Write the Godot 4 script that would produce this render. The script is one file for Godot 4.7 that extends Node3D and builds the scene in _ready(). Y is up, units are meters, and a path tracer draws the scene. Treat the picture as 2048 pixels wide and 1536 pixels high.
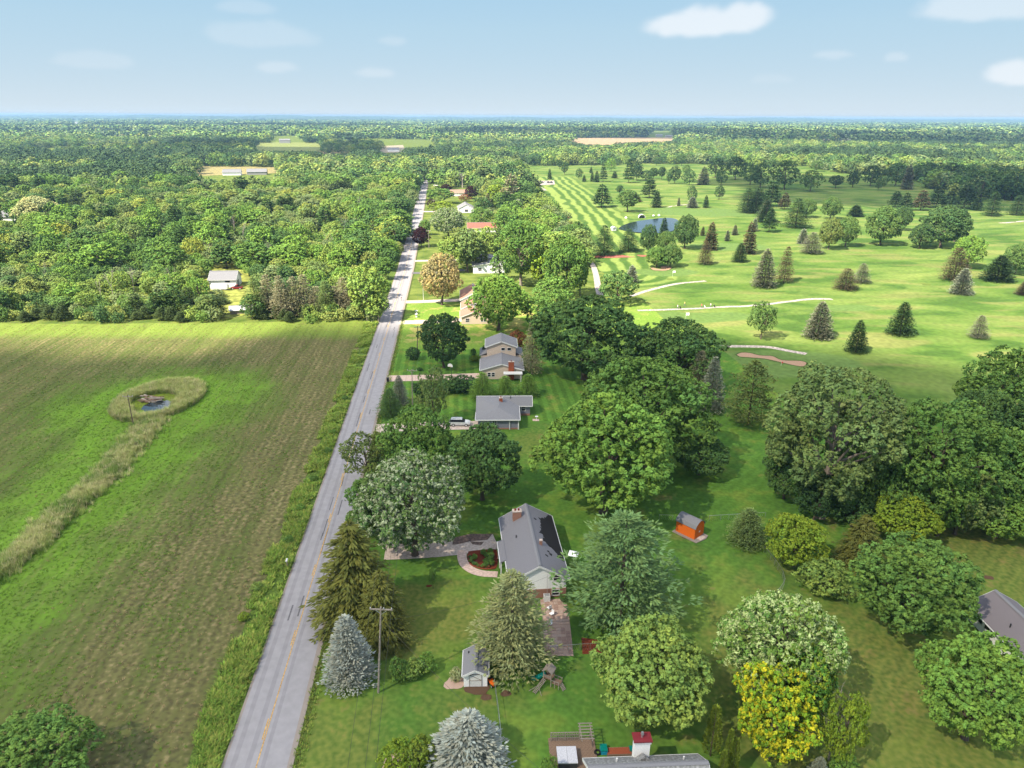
extends Node3D
# Aerial view over a country road, a bare field, houses under trees and a golf course.
# Units are metres, y is up. The photograph is 2048 x 1536; gp() turns one of its pixels into a point on the ground.

const FP := 1414.0
const CAMH := 66.0
const GAIN := 0.42
const SUN := Vector3(-0.52, 0.74, 0.43)
var cb: Basis
var taken := {}
var K := {}            # shared materials
var G := {}            # shared meshes

func _ready() -> void:
	# ---------- camera, sky, sun, exposure ----------
	cb = Basis(Vector3.RIGHT, deg_to_rad(-20.75)) * Basis(Vector3.BACK, deg_to_rad(0.25))
	var cam := Camera3D.new()
	cam.name = "camera"
	cam.fov = rad_to_deg(2.0 * atan(768.0 / FP))
	cam.near = 0.5
	cam.far = 60000.0
	cam.transform = Transform3D(cb, Vector3(0, CAMH, 0))
	add_child(cam)
	cam.current = true
	var env := Environment.new()
	env.background_mode = Environment.BG_SKY
	env.sky = make_sky()
	env.tonemap_mode = Environment.TONE_MAPPER_LINEAR
	env.tonemap_exposure = 3.2
	env.sdfgi_enabled = true
	env.ssao_enabled = true
	env.ssil_enabled = true
	env.fog_enabled = true
	env.fog_density = 0.00007
	env.fog_light_color = Color(0.62, 0.80, 1.0)
	var we := WorldEnvironment.new()
	we.name = "air"
	we.environment = env
	add_child(we)
	var sun := DirectionalLight3D.new()
	sun.name = "sun"
	sun.light_energy = 1.6
	sun.light_color = Color(1.0, 0.955, 0.87)
	sun.light_angular_distance = 0.7
	sun.shadow_enabled = true
	sun.transform = Transform3D(Basis.looking_at(-SUN.normalized(), Vector3.UP), Vector3(0, 300, 0))
	add_child(sun)
	# ---------- large structure, then things, small details last ----------
	make_materials()
	make_clouds()
	make_ground()
	make_tree_kinds()
	make_houses()
	make_near_trees()
	make_golf_trees()
	make_golf_things()
	make_woods()
	make_garden_things()
	make_poles()
	make_field_things()

# ================= pixels and points =================
func ray(u: float, v: float) -> Vector3:
	return cb * Vector3((u - 1024.0) / FP, (768.0 - v) / FP, -1.0)

func gp(u: float, v: float, y := 0.0) -> Vector3:
	var d := ray(u, v)
	return Vector3(0, CAMH, 0) + d * ((CAMH - y) / maxf(-d.y, 1e-4))

func px(p: Vector3) -> Vector2:
	var q := cb.transposed() * (p - Vector3(0, CAMH, 0))
	return Vector2(1024.0 - FP * q.x / q.z, 768.0 + FP * q.y / q.z)

func w2(u: float, v: float) -> Vector2:
	var p := gp(u, v)
	return Vector2(p.x, p.z)

func poly(a: Array) -> PackedVector2Array:
	var o := PackedVector2Array()
	for i in range(0, a.size(), 2):
		o.append(w2(a[i], a[i + 1]))
	return o

func pxpoly(a: Array) -> PackedVector2Array:
	var o := PackedVector2Array()
	for i in range(0, a.size(), 2):
		o.append(Vector2(a[i], a[i + 1]))
	return o

# ================= mesh collector =================
class M:
	var v := PackedVector3Array()
	var c := PackedColorArray()
	var uv := PackedVector2Array()
	var ix := PackedInt32Array()
	var col := Color.WHITE
	var gain := 1.0       # vertex colours hold at most 1: leaves store a share of it, their material the rest
	func kept() -> Color:
		return Color(col.r * gain, col.g * gain, col.b * gain)
	func quad(a: Vector3, b: Vector3, d: Vector3, e: Vector3) -> void:
		var n := v.size()
		v.append(a); v.append(b); v.append(d); v.append(e)
		var k := kept()
		c.append(k); c.append(k); c.append(k); c.append(k)
		ix.append(n); ix.append(n + 1); ix.append(n + 2); ix.append(n); ix.append(n + 2); ix.append(n + 3)
	func tri(a: Vector3, b: Vector3, d: Vector3) -> void:
		var n := v.size()
		v.append(a); v.append(b); v.append(d)
		var k := kept()
		c.append(k); c.append(k); c.append(k)
		ix.append(n); ix.append(n + 1); ix.append(n + 2)
	func obox(o: Vector3, x: Vector3, y: Vector3, z: Vector3) -> void:   # half vectors
		quad(o - x - y + z, o + x - y + z, o + x + y + z, o - x + y + z)
		quad(o - x - y - z, o - x + y - z, o + x + y - z, o + x - y - z)
		quad(o - x - y - z, o - x - y + z, o - x + y + z, o - x + y - z)
		quad(o + x - y - z, o + x + y - z, o + x + y + z, o + x - y + z)
		quad(o - x + y - z, o - x + y + z, o + x + y + z, o + x + y - z)
		quad(o - x - y - z, o + x - y - z, o + x - y + z, o - x - y + z)
	func box(x0: float, y0: float, z0: float, x1: float, y1: float, z1: float) -> void:
		obox(Vector3(x0 + x1, y0 + y1, z0 + z1) * 0.5, Vector3((x1 - x0) * 0.5, 0, 0), Vector3(0, (y1 - y0) * 0.5, 0), Vector3(0, 0, (z1 - z0) * 0.5))
	func bar(a: Vector3, b: Vector3, w: float, h: float) -> void:
		var d := (b - a) * 0.5
		var s := d.cross(Vector3.UP)
		s = (Vector3.RIGHT if s.length() < 1e-5 else s.normalized()) * w * 0.5
		obox((a + b) * 0.5, d, s.cross(d).normalized() * h * 0.5, s)
	func tube(p: Array, r: Array, n := 7, cap := true) -> void:
		var rings := []
		for i in p.size():
			var d: Vector3 = (p[mini(i + 1, p.size() - 1)] - p[maxi(i - 1, 0)]).normalized()
			var s := d.cross(Vector3.UP if absf(d.y) < 0.9 else Vector3.RIGHT).normalized()
			var t := s.cross(d)
			var ring := []
			for k in n:
				var a := TAU * k / n
				ring.append(p[i] + (s * cos(a) + t * sin(a)) * r[i])
			rings.append(ring)
		for i in p.size() - 1:
			for k in n:
				quad(rings[i][k], rings[i][(k + 1) % n], rings[i + 1][(k + 1) % n], rings[i + 1][k])
		if cap:
			for k in range(1, n - 1):
				tri(rings[0][0], rings[0][k + 1], rings[0][k])
				tri(rings[-1][0], rings[-1][k], rings[-1][k + 1])
	func prism(pts: Array, d: Vector3) -> void:      # convex outline swept by d
		for i in pts.size():
			var a: Vector3 = pts[i]
			var b: Vector3 = pts[(i + 1) % pts.size()]
			quad(a, b, b + d, a + d)
		for i in range(1, pts.size() - 1):
			tri(pts[0], pts[i], pts[i + 1])
			tri(pts[0] + d, pts[i] + d, pts[i + 1] + d)
	func done(colored := false) -> ArrayMesh:
		var a := []
		a.resize(Mesh.ARRAY_MAX)
		a[Mesh.ARRAY_VERTEX] = v
		if colored:
			a[Mesh.ARRAY_COLOR] = c
		if uv.size() == v.size():
			a[Mesh.ARRAY_TEX_UV] = uv
		a[Mesh.ARRAY_INDEX] = ix
		var m := ArrayMesh.new()
		m.add_surface_from_arrays(Mesh.PRIMITIVE_TRIANGLES, a)
		return m

# ================= nodes =================
func numbered(parent: Node, called: String) -> String:
	var key := str(parent.get_instance_id()) + called
	var n: int = taken.get(key, 0)
	taken[key] = n + 1
	return called if n == 0 else "%s_%03d" % [called, n]

func part(parent: Node, called: String, mesh: Mesh, m: Material) -> MeshInstance3D:
	var o := MeshInstance3D.new()
	o.name = numbered(parent, called)
	o.mesh = mesh
	o.material_override = m
	parent.add_child(o, true)
	return o

func thing(called: String, label: String, category: String, at := Vector3.ZERO, yaw := 0.0, group := "") -> Node3D:
	var o := Node3D.new()
	o.name = numbered(self, called)
	o.position = at
	o.rotation.y = yaw
	tag(o, label, category, group)
	add_child(o, true)
	return o

func tag(o: Node, label: String, category: String, group := "", kind := "") -> void:
	o.set_meta("label", label)
	o.set_meta("category", category)
	if group != "":
		o.set_meta("group", group)
	if kind != "":
		o.set_meta("kind", kind)

func structure(called: String, mesh: Mesh, m: Material, label := "") -> MeshInstance3D:
	var o := part(self, called, mesh, m)
	o.set_meta("kind", "structure")
	if label != "":
		o.set_meta("label", label)
	return o

# ================= materials =================
func lin(r: float, g: float, b: float) -> Color:
	return Color(r, g, b).linear_to_srgb()

func noise(s: int, f: float, oct := 4, kind := FastNoiseLite.TYPE_SIMPLEX_SMOOTH) -> FastNoiseLite:
	var n := FastNoiseLite.new()
	n.seed = s
	n.frequency = f
	n.noise_type = kind
	n.fractal_octaves = oct
	return n

func grain_tex(s: int, f: float, lo: float, hi: float, size := 256, oct := 4, stretch := 1) -> ImageTexture:
	var src := noise(s, f, oct).get_seamless_image(size, size)
	var im := Image.create(size, size, false, Image.FORMAT_RGB8)
	for y in size:
		for x in size:
			var g := lo + (hi - lo) * src.get_pixel((x * stretch) % size, y).r
			im.set_pixel(x, y, Color(g, g, g))
	return ImageTexture.create_from_image(im)

func plain(r: float, g: float, b: float, rough := 0.85, grain := "fine", scale := 0.5, metal := 0.0) -> StandardMaterial3D:
	var m := StandardMaterial3D.new()
	m.albedo_color = lin(r, g, b)
	m.roughness = rough
	m.metallic = metal
	m.metallic_specular = 0.3
	if grain != "":
		m.albedo_texture = K["t_" + grain]
		m.uv1_triplanar = true
		m.uv1_world_triplanar = true
		m.uv1_scale = Vector3.ONE * scale
	return m

func foliage(r: float, g: float, b: float, back := 0.22) -> StandardMaterial3D:
	var m := StandardMaterial3D.new()
	m.albedo_color = lin(r / GAIN, g / GAIN, b / GAIN)
	m.vertex_color_use_as_albedo = true
	m.roughness = 0.75
	m.metallic_specular = 0.12
	m.backlight = Color(back, back, back * 0.6)
	m.cull_mode = BaseMaterial3D.CULL_DISABLED
	return m

func make_materials() -> void:
	K["t_fine"] = grain_tex(3, 0.06, 0.78, 1.0)
	K["t_coarse"] = grain_tex(5, 0.02, 0.55, 1.0)
	K["t_speck"] = grain_tex(7, 0.25, 0.55, 1.0, 256, 3)
	K["t_streak"] = grain_tex(9, 0.03, 0.55, 1.0, 256, 4, 4)
	K["t_soft"] = grain_tex(13, 0.05, 0.92, 1.0)
	K.white = plain(0.74, 0.74, 0.73, 0.6)
	K.white_siding = plain(0.80, 0.80, 0.80, 0.6, "soft", 0.3)
	K.cream = plain(0.62, 0.50, 0.40, 0.7, "fine", 0.3)
	K.slate_siding = plain(0.22, 0.225, 0.28, 0.7, "fine", 0.3)
	K.brick = plain(0.46, 0.24, 0.17, 0.9, "speck", 0.8)
	K.brick_red = plain(0.42, 0.11, 0.05, 0.9, "speck", 0.8)
	K.roof_grey = plain(0.275, 0.272, 0.305, 0.95, "speck", 0.45)
	K.roof_light = plain(0.30, 0.30, 0.325, 0.95, "speck", 0.45)
	K.roof_old = plain(0.38, 0.38, 0.38, 0.95, "coarse", 0.5)
	K.roof_brown = plain(0.27, 0.24, 0.26, 0.95, "speck", 0.45)
	K.roof_pink = plain(0.50, 0.27, 0.20, 0.9, "speck", 0.3)
	K.roof_red = plain(0.50, 0.16, 0.12, 0.9, "speck", 0.3)
	K.roof_dark = plain(0.03, 0.028, 0.03, 0.85, "speck", 0.45)
	K.orange = plain(0.66, 0.13, 0.012, 0.7, "soft", 0.4)
	K.glass = plain(0.015, 0.018, 0.022, 0.08, "")
	K.dark = plain(0.03, 0.03, 0.032, 0.6, "")
	K.black = plain(0.012, 0.012, 0.013, 0.5, "")
	K.grey = plain(0.30, 0.30, 0.30, 0.6)
	K.steel = plain(0.45, 0.46, 0.48, 0.35, "", 1.0, 0.8)
	K.wood = plain(0.30, 0.20, 0.14, 0.85, "streak", 0.6)
	K.wood_grey = plain(0.40, 0.34, 0.29, 0.9, "streak", 0.6)
	K.pole = plain(0.20, 0.15, 0.11, 0.9, "streak", 0.3)
	K.pole_pale = plain(0.42, 0.36, 0.31, 0.9, "streak", 0.3)
	K.bark = plain(0.16, 0.125, 0.095, 0.95, "streak", 0.8)
	K.bark_pale = plain(0.36, 0.30, 0.25, 0.95, "streak", 0.8)
	K.bark_dead = plain(0.52, 0.45, 0.39, 0.95, "streak", 0.8)
	K.asphalt = plain(0.262, 0.252, 0.266, 0.95, "soft", 0.05)
	K.asphalt_dark = plain(0.14, 0.135, 0.145, 0.95, "fine", 0.2)
	K.patch = plain(0.225, 0.216, 0.23, 0.95, "soft", 0.05)
	K.gravel = plain(0.40, 0.34, 0.30, 0.98, "speck", 0.7)
	K.concrete = plain(0.56, 0.46, 0.40, 0.95, "fine", 0.12)
	K.concrete_pink = plain(0.62, 0.46, 0.39, 0.95, "fine", 0.12)
	K.concrete_wet = plain(0.20, 0.135, 0.11, 0.6, "coarse", 0.3)
	K.stone = plain(0.70, 0.49, 0.39, 0.95, "speck", 0.35)
	K.path = plain(0.52, 0.45, 0.42, 0.95, "coarse", 0.2)
	K.sand = plain(0.52, 0.33, 0.22, 0.98, "speck", 0.3)
	K.yellow = plain(0.70, 0.42, 0.11, 0.8, "coarse", 0.6)
	K.mulch = plain(0.20, 0.045, 0.02, 0.98, "speck", 0.6)
	K.soil = plain(0.17, 0.10, 0.06, 0.98, "speck", 0.4)
	K.red = plain(0.17, 0.022, 0.028, 0.5, "")
	K.maroon = plain(0.16, 0.02, 0.02, 0.3, "")
	K.teal = plain(0.0, 0.15, 0.12, 0.4, "")
	K.blue = plain(0.01, 0.22, 0.36, 0.5, "")
	K.silver = plain(0.55, 0.56, 0.58, 0.3, "", 1.0, 0.3)
	K.cover = plain(0.55, 0.55, 0.60, 0.6, "fine", 0.4)
	K.canvas = plain(0.75, 0.75, 0.76, 0.8, "")
	K.skin = plain(0.42, 0.26, 0.19, 0.6, "")
	K.denim = plain(0.06, 0.08, 0.14, 0.8, "")
	K.shirt_red = plain(0.55, 0.07, 0.06, 0.8, "")
	K.shirt_white = plain(0.75, 0.75, 0.75, 0.8, "")
	K.weed = plain(0.19, 0.26, 0.02, 0.9, "coarse", 0.3)
	var w := StandardMaterial3D.new()
	w.albedo_color = lin(0.012, 0.02, 0.022)
	w.roughness = 0.04
	w.metallic_specular = 1.0
	w.normal_enabled = true
	var wn := noise(21, 0.02, 3).get_seamless_image(256, 256)
	wn.bump_map_to_normal_map(0.35)
	w.normal_texture = ImageTexture.create_from_image(wn)
	w.uv1_triplanar = true
	w.uv1_world_triplanar = true
	w.uv1_scale = Vector3.ONE * 0.25
	K.water = w

# ================= sky =================
func make_sky() -> Sky:
	var W := 2048
	var H := 1024
	var im := Image.create(W, H, false, Image.FORMAT_RGBF)
	var hz := Vector3(0.218, 0.250, 0.272)
	var mid := Vector3(0.132, 0.206, 0.260)
	var top := Vector3(0.065, 0.135, 0.27)
	var src := noise(33, 0.011, 5).get_seamless_image(W, 512)
	for y in H:
		var e := 90.0 - 180.0 * (y + 0.5) / H
		var k := hz
		if e > 0:
			k = hz.lerp(mid, clampf((1.0 - exp(-e / 5.5)) * 1.2, 0, 1))
			k = k.lerp(top, clampf((e - 6.0) / 60.0, 0, 1) ** 0.8)
		else:
			k = hz.lerp(Vector3(0.10, 0.12, 0.08), clampf(-e / 8.0, 0, 1))
		im.fill_rect(Rect2i(0, y, W, 1), Color(k.x, k.y, k.z))
		if e > 10.0:       # broken cloud higher up, all the way round
			var grow := smoothstep(10.0, 20.0, e)
			for x in W:
				var a := smoothstep(0.38, 0.62, src.get_pixel(x, y).r) * grow * 0.9
				if a > 0.01:
					im.set_pixel(x, y, Color(k.x, k.y, k.z).lerp(Color(0.80, 0.81, 0.83), a))
	# clouds: [u, v of the middle, half width, half height, strength], in the photograph's pixels
	var n1 := noise(31, 0.018, 5)
	var n2 := noise(32, 0.05, 4)
	var clouds := [[1410, 50, 104, 26, 0.62], [1975, 12, 100, 22, 0.4], [2030, 150, 56, 15, 0.55], [520, 72, 100, 20, 0.15], [495, 15, 46, 11, 0.14], [195, 122, 66, 11, 0.13],
		[555, 133, 44, 11, 0.2], [750, 145, 46, 10, 0.2], [785, 81, 36, 8, 0.15], [1670, 108, 34, 7, 0.2], [1790, 113, 22, 7, 0.2], [1540, 157, 45, 8, 0.08],
		[-260, 60, 150, 36, 0.8], [2380, 70, 160, 36, 0.8], [2800, 150, 130, 22, 0.6], [-700, 130, 140, 22, 0.6], [1700, -160, 240, 50, 0.8], [300, -260, 260, 60, 0.7]]
	for k in clouds:
		var d := ray(k[0], k[1]).normalized()
		var az := atan2(d.x, -d.z)
		var el := asin(d.y)
		var cx := az / TAU * W
		var cy := (0.5 - el / PI) * H
		var pxr := W / TAU / FP * cos(deg_to_rad(20.0))
		var hw: float = k[2] * pxr * 1.25
		var hh: float = k[3] * pxr * 1.6
		for y in range(int(cy - hh * 1.6), int(cy + hh * 1.6)):
			for x in range(int(cx - hw * 1.5), int(cx + hw * 1.5)):
				var fx := (x - cx) / hw
				var fy := (y - cy) / hh
				var base := fy * 1.6 if fy > 0.0 else fy * 0.9     # flat below, heaped above
				var r := sqrt(fx * fx + base * base)
				var s := 1.0 - r + 0.42 * n1.get_noise_2d(x * 1.0 + k[0] * 9.0, y * 1.7) + 0.2 * n2.get_noise_2d(x, y * 1.5)
				var a := smoothstep(0.10, 0.42, s) * float(k[4])
				if a > 0.003:
					var xi := posmod(x, W)
					var yi := clampi(y, 0, H - 1)
					var o := im.get_pixel(xi, yi)
					im.set_pixel(xi, yi, o.lerp(Color(0.318, 0.322, 0.33), a))
	var pm := PanoramaSkyMaterial.new()
	pm.panorama = ImageTexture.create_from_image(im)
	var s := Sky.new()
	s.sky_material = pm
	return s

# Broken clouds above and behind the camera and high over the far woods: they shade the near half of the view and bands of the far land, as in the photograph.
func make_clouds() -> void:
	var m := StandardMaterial3D.new()
	m.albedo_color = Color(1, 1, 1, 0.52)
	m.transparency = BaseMaterial3D.TRANSPARENCY_ALPHA
	m.roughness = 1.0
	m.metallic_specular = 0.0
	m.backlight = Color(0.9, 0.9, 0.9)
	cloud(m, Vector2(-10, 20), Vector2(318, 230), 77, "broad white cloud drifting high above the near houses")
	cloud(m, Vector2(400, -720), Vector2(190, 170), 78, "small white cloud high over the eastern golf course")
	cloud(m, Vector2(-1500, -4100), Vector2(1000, 520), 79, "long white cloud high over the far western woods")
	cloud(m, Vector2(350, -2900), Vector2(650, 480), 80, "white cloud high over the woods behind the golf course")
	cloud(m, Vector2(1300, -2200), Vector2(720, 420), 81, "white cloud high over the far eastern woods")
	cloud(m, Vector2(-420, -1450), Vector2(260, 210), 82, "white cloud high over the western woods")

func cloud(m: Material, over: Vector2, half: Vector2, sd: int, label: String) -> void:
	var up := 900.0
	var off := Vector3(SUN.x, 0, SUN.z) / SUN.y * up
	var edge := noise(sd, 0.006, 4)
	var b := M.new()
	var rings := 12
	var seg := 96
	var mid := Vector3(over.x, 0, over.y)
	var sz := minf(half.x, half.y)
	for side in [1.0, -0.35]:
		var prev := []
		for i in rings + 1:
			var t := float(i) / rings
			var ring := []
			for k in seg:
				var a := TAU * k / seg
				var d := Vector3(cos(a), 0, sin(a))
				var rr := 1.0 / maxf(pow(pow(absf(d.x) / half.x, 3.0) + pow(absf(d.z) / half.y, 3.0), 1.0 / 3.0), 1e-6)
				rr *= 1.0 + 0.22 * edge.get_noise_2d(d.x * 260.0, d.z * 260.0) + 0.07 * edge.get_noise_2d(d.x * 1300.0, d.z * 1300.0)
				var p := mid + d * rr * t
				var h: float = sqrt(maxf(1.0 - t * t, 0.0)) * sz * 0.35 * (1.0 + 0.5 * edge.get_noise_2d(p.x * 1.5, p.z * 1.5)) * side
				ring.append(p + off + Vector3(0, up + h, 0))
			if i > 0:
				for k in seg:
					b.quad(prev[k], prev[(k + 1) % seg], ring[(k + 1) % seg], ring[k])
			prev = ring
	var o := part(self, "cloud", b.done(), m)
	tag(o, label, "cloud", "", "structure")

# ================= ground =================
var road_c := PackedVector2Array()      # middle of the road, x and z
var golf_edge := PackedVector2Array()   # western edge of the golf course
var hills: FastNoiseLite

func road_x(z: float) -> float:
	for i in road_c.size() - 1:
		if z <= road_c[i].y and z >= road_c[i + 1].y:
			return lerpf(road_c[i].x, road_c[i + 1].x, (z - road_c[i].y) / (road_c[i + 1].y - road_c[i].y))
	return road_c[0].x if z > road_c[0].y else road_c[-1].x

func golf_x(z: float) -> float:
	if z >= golf_edge[0].y:
		return golf_edge[0].x
	for i in golf_edge.size() - 1:
		if z <= golf_edge[i].y and z >= golf_edge[i + 1].y:
			return lerpf(golf_edge[i].x, golf_edge[i + 1].x, (z - golf_edge[i].y) / (golf_edge[i + 1].y - golf_edge[i].y))
	return golf_edge[-1].x

func gy(x: float, z: float) -> float:      # height of the ground
	if z > -160.0 or z < -1150.0:
		return 0.0
	var k := clampf((x - golf_x(z) - 3.0) / 25.0, 0, 1) * clampf((-z - 165.0) / 40.0, 0, 1)
	if k <= 0.0:
		return 0.0
	return k * (0.55 * (hills.get_noise_2d(x, z) + 0.5) + 0.16 * hills.get_noise_2d(x * 4.0, z * 4.0) + 0.16)

func on(u: float, v: float) -> Vector3:
	var p := gp(u, v)
	for i in 3:
		p = gp(u, v, gy(p.x, p.z))
	return p

func sheet(called: String, pts: PackedVector2Array, y: float, m: Material, rect := Rect2(), label := "", parent: Node = null, follow := false) -> MeshInstance3D:
	var b := M.new()
	var t := Geometry2D.triangulate_polygon(pts)
	for i in pts.size():
		b.v.append(Vector3(pts[i].x, y + (gy(pts[i].x, pts[i].y) if follow else 0.0), pts[i].y))
		b.c.append(Color.WHITE)
		if rect.size.x > 0:
			b.uv.append(Vector2((pts[i].x - rect.position.x) / rect.size.x, (pts[i].y - rect.position.y) / rect.size.y))
	b.ix = t
	if parent:
		return part(parent, called, b.done(), m)
	return structure(called, b.done(), m, label)

func smooth_line(pts: PackedVector2Array, step := 2.0) -> PackedVector2Array:
	var cu := Curve2D.new()
	for i in pts.size():
		var a := pts[maxi(i - 1, 0)]
		var d := pts[mini(i + 1, pts.size() - 1)]
		var t := (d - a) / 6.0
		cu.add_point(pts[i], -t, t)
	cu.bake_interval = step
	return cu.get_baked_points()

func strip(called: String, pts: PackedVector2Array, w0: float, w1: float, y: float, m: Material, label := "", parent: Node = null) -> MeshInstance3D:
	# w0 .. w1: offsets to the left and right of the line
	var b := M.new()
	for i in pts.size():
		var d := (pts[mini(i + 1, pts.size() - 1)] - pts[maxi(i - 1, 0)]).normalized()
		var s := Vector2(-d.y, d.x)
		for o in [w0, w1]:
			var p: Vector2 = pts[i] + s * o
			b.v.append(Vector3(p.x, gy(p.x, p.y) + y, p.y))
			b.c.append(Color.WHITE)
		if i > 0:
			var n := i * 2
			b.ix.append_array([n - 2, n - 1, n + 1, n - 2, n + 1, n])
	if parent:
		return part(parent, called, b.done(), m)
	return structure(called, b.done(), m, label)

func seg_dist(p: Vector2, line: PackedVector2Array) -> float:
	var best := 1e9
	for i in line.size() - 1:
		best = minf(best, p.distance_squared_to(Geometry2D.get_closest_point_to_segment(p, line[i], line[i + 1])))
	return sqrt(best)

func painted(im: Image, rough := 0.97) -> StandardMaterial3D:
	var m := StandardMaterial3D.new()
	m.albedo_texture = ImageTexture.create_from_image(im)
	m.roughness = rough
	m.metallic_specular = 0.1
	return m

func mixc(a: Vector3, b: Vector3, t: float) -> Vector3:
	return a.lerp(b, clampf(t, 0, 1))

func put_px(im: Image, x: int, y: int, k: Vector3) -> void:
	im.set_pixel(x, y, Color(maxf(k.x, 0), maxf(k.y, 0), maxf(k.z, 0)).linear_to_srgb())

var drain := PackedVector2Array()
const FIELD := Rect2(-230, -238, 215, 212)
const LAWN := Rect2(-34, -262, 170, 240)
const GOLF := Rect2(-70, -1150, 640, 1000)

# noise over a rectangle of land as bytes; freq in cycles a metre, longer along one axis by stretching
func nbytes(sd: int, freq: float, rect: Rect2, w: int, h: int, oct := 3, sx := 1, sy := 1) -> PackedByteArray:
	var n := noise(sd, freq * rect.size.x / w, oct)
	if sx == 1 and sy == 1:
		return n.get_image(w, h, false, false, false).get_data()
	var im := n.get_image(w / sx + 1, h / sy + 1, false, false, false)
	im.resize(w, h, Image.INTERPOLATE_CUBIC)
	return im.get_data()

class Dist:
	var g := PackedFloat32Array()
	var o: Vector2
	var step: float
	var nx: int
	var ny: int
	func at(x: float, z: float) -> float:
		var fx := clampf((x - o.x) / step, 0, nx - 1.01)
		var fz := clampf((z - o.y) / step, 0, ny - 1.01)
		var i := int(fx)
		var j := int(fz)
		fx -= i
		fz -= j
		var k := j * nx + i
		return lerpf(lerpf(g[k], g[k + 1], fx), lerpf(g[k + nx], g[k + nx + 1], fx), fz)

func dist_grid(rect: Rect2, step: float, line: PackedVector2Array) -> Dist:
	var d := Dist.new()
	d.o = rect.position
	d.step = step
	d.nx = int(rect.size.x / step) + 2
	d.ny = int(rect.size.y / step) + 2
	for j in d.ny:
		for i in d.nx:
			d.g.append(seg_dist(rect.position + Vector2(i, j) * step, line))
	return d

func store(data: PackedByteArray, o: int, k: Vector3) -> void:
	data[o] = int(clampf(pow(maxf(k.x, 0.0), 0.4545), 0, 1) * 255.0)
	data[o + 1] = int(clampf(pow(maxf(k.y, 0.0), 0.4545), 0, 1) * 255.0)
	data[o + 2] = int(clampf(pow(maxf(k.z, 0.0), 0.4545), 0, 1) * 255.0)

var ddist: Dist
func drain_d(x: float, z: float) -> float:
	if not ddist:
		ddist = dist_grid(FIELD, 3.0, drain)
	return minf(ddist.at(x, z), maxf(Vector2(x, z).distance_to(w2(312, 805)) - 7.0, 0.0))

func field_image() -> Image:
	var n := 1100
	var data := PackedByteArray()
	data.resize(n * n * 3)
	var big := nbytes(101, 0.022, FIELD, n, n)
	var mid := nbytes(102, 0.09, FIELD, n, n)
	var fine := nbytes(103, 1.0, FIELD, n, n, 2)
	var rows := nbytes(104, 0.22, FIELD, n, n, 2, 1, 22)
	var rows2 := nbytes(105, 0.8, FIELD, n, n, 2, 1, 12)
	var olive := Vector3(0.078, 0.118, 0.022)
	var lime := Vector3(0.105, 0.205, 0.018)
	var brown := Vector3(0.118, 0.098, 0.044)
	var straw := Vector3(0.25, 0.195, 0.105)
	var dirt := Vector3(0.062, 0.054, 0.026)
	drain_d(0, 0)
	var pc := w2(312, 805)
	for j in n:
		var z := FIELD.position.y + FIELD.size.y * (j + 0.5) / n
		var far := smoothstep(-210.0, -222.0, z)
		var shift := int(z * 0.0815 / FIELD.size.x * n)      # rows run with the road
		var rx := road_x(z)
		for i in n:
			var x := FIELD.position.x + FIELD.size.x * (i + 0.5) / n
			var o := j * n + i
			var os := j * n + posmod(i - shift, n)
			var d := minf(ddist.at(x, z), maxf(Vector2(x, z).distance_to(pc) - 9.0, 0.0))
			var vb := big[o] / 128.0 - 1.0
			var vm := mid[o] / 128.0 - 1.0
			var f := fine[o] / 128.0 - 1.0
			var vr := rows[os] / 128.0 - 1.0
			var v2 := rows2[os] / 128.0 - 1.0
			var dry := smoothstep(9.0, 30.0, d + 9.0 * vb) * (1.0 - far)
			dry *= 0.62 + 0.38 * smoothstep(58.0, 26.0, rx - x)
			var t := clampf(dry + 0.55 * vr * dry + 0.30 * v2 + 0.35 * vm * dry, 0, 1)
			var k := mixc(lime, olive, smoothstep(2.0, 22.0, d + 10.0 * vm) * (1.0 - 0.7 * far) + 0.25 * v2)
			k = k.lerp(brown, t * 0.72)
			k = mixc(k, straw, smoothstep(0.22, 0.52, f * 0.85 + 0.35 * v2 + 0.3 * vb) * (0.12 + 0.42 * t))
			k = mixc(k, dirt, smoothstep(0.05, 0.42, -f * 0.85 - 0.25 * v2) * (0.25 + 0.5 * t))
			k = mixc(k, Vector3(0.150, 0.190, 0.036), far * 0.75)
			var ac := x * 0.9966 - z * 0.0815
			var track := absf(fposmod(ac + 2.0 * vm, 19.0) - 9.5)      # wheel tracks in pairs
			k = k * (1.0 + 0.22 * vr + 0.10 * sin(ac * TAU / 1.52) * (0.4 + 0.6 * t) - 0.22 * smoothstep(0.35, 0.1, absf(track - 0.95)))
			store(data, o * 3, k)
	return Image.create_from_data(n, n, false, Image.FORMAT_RGB8, data)

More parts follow.
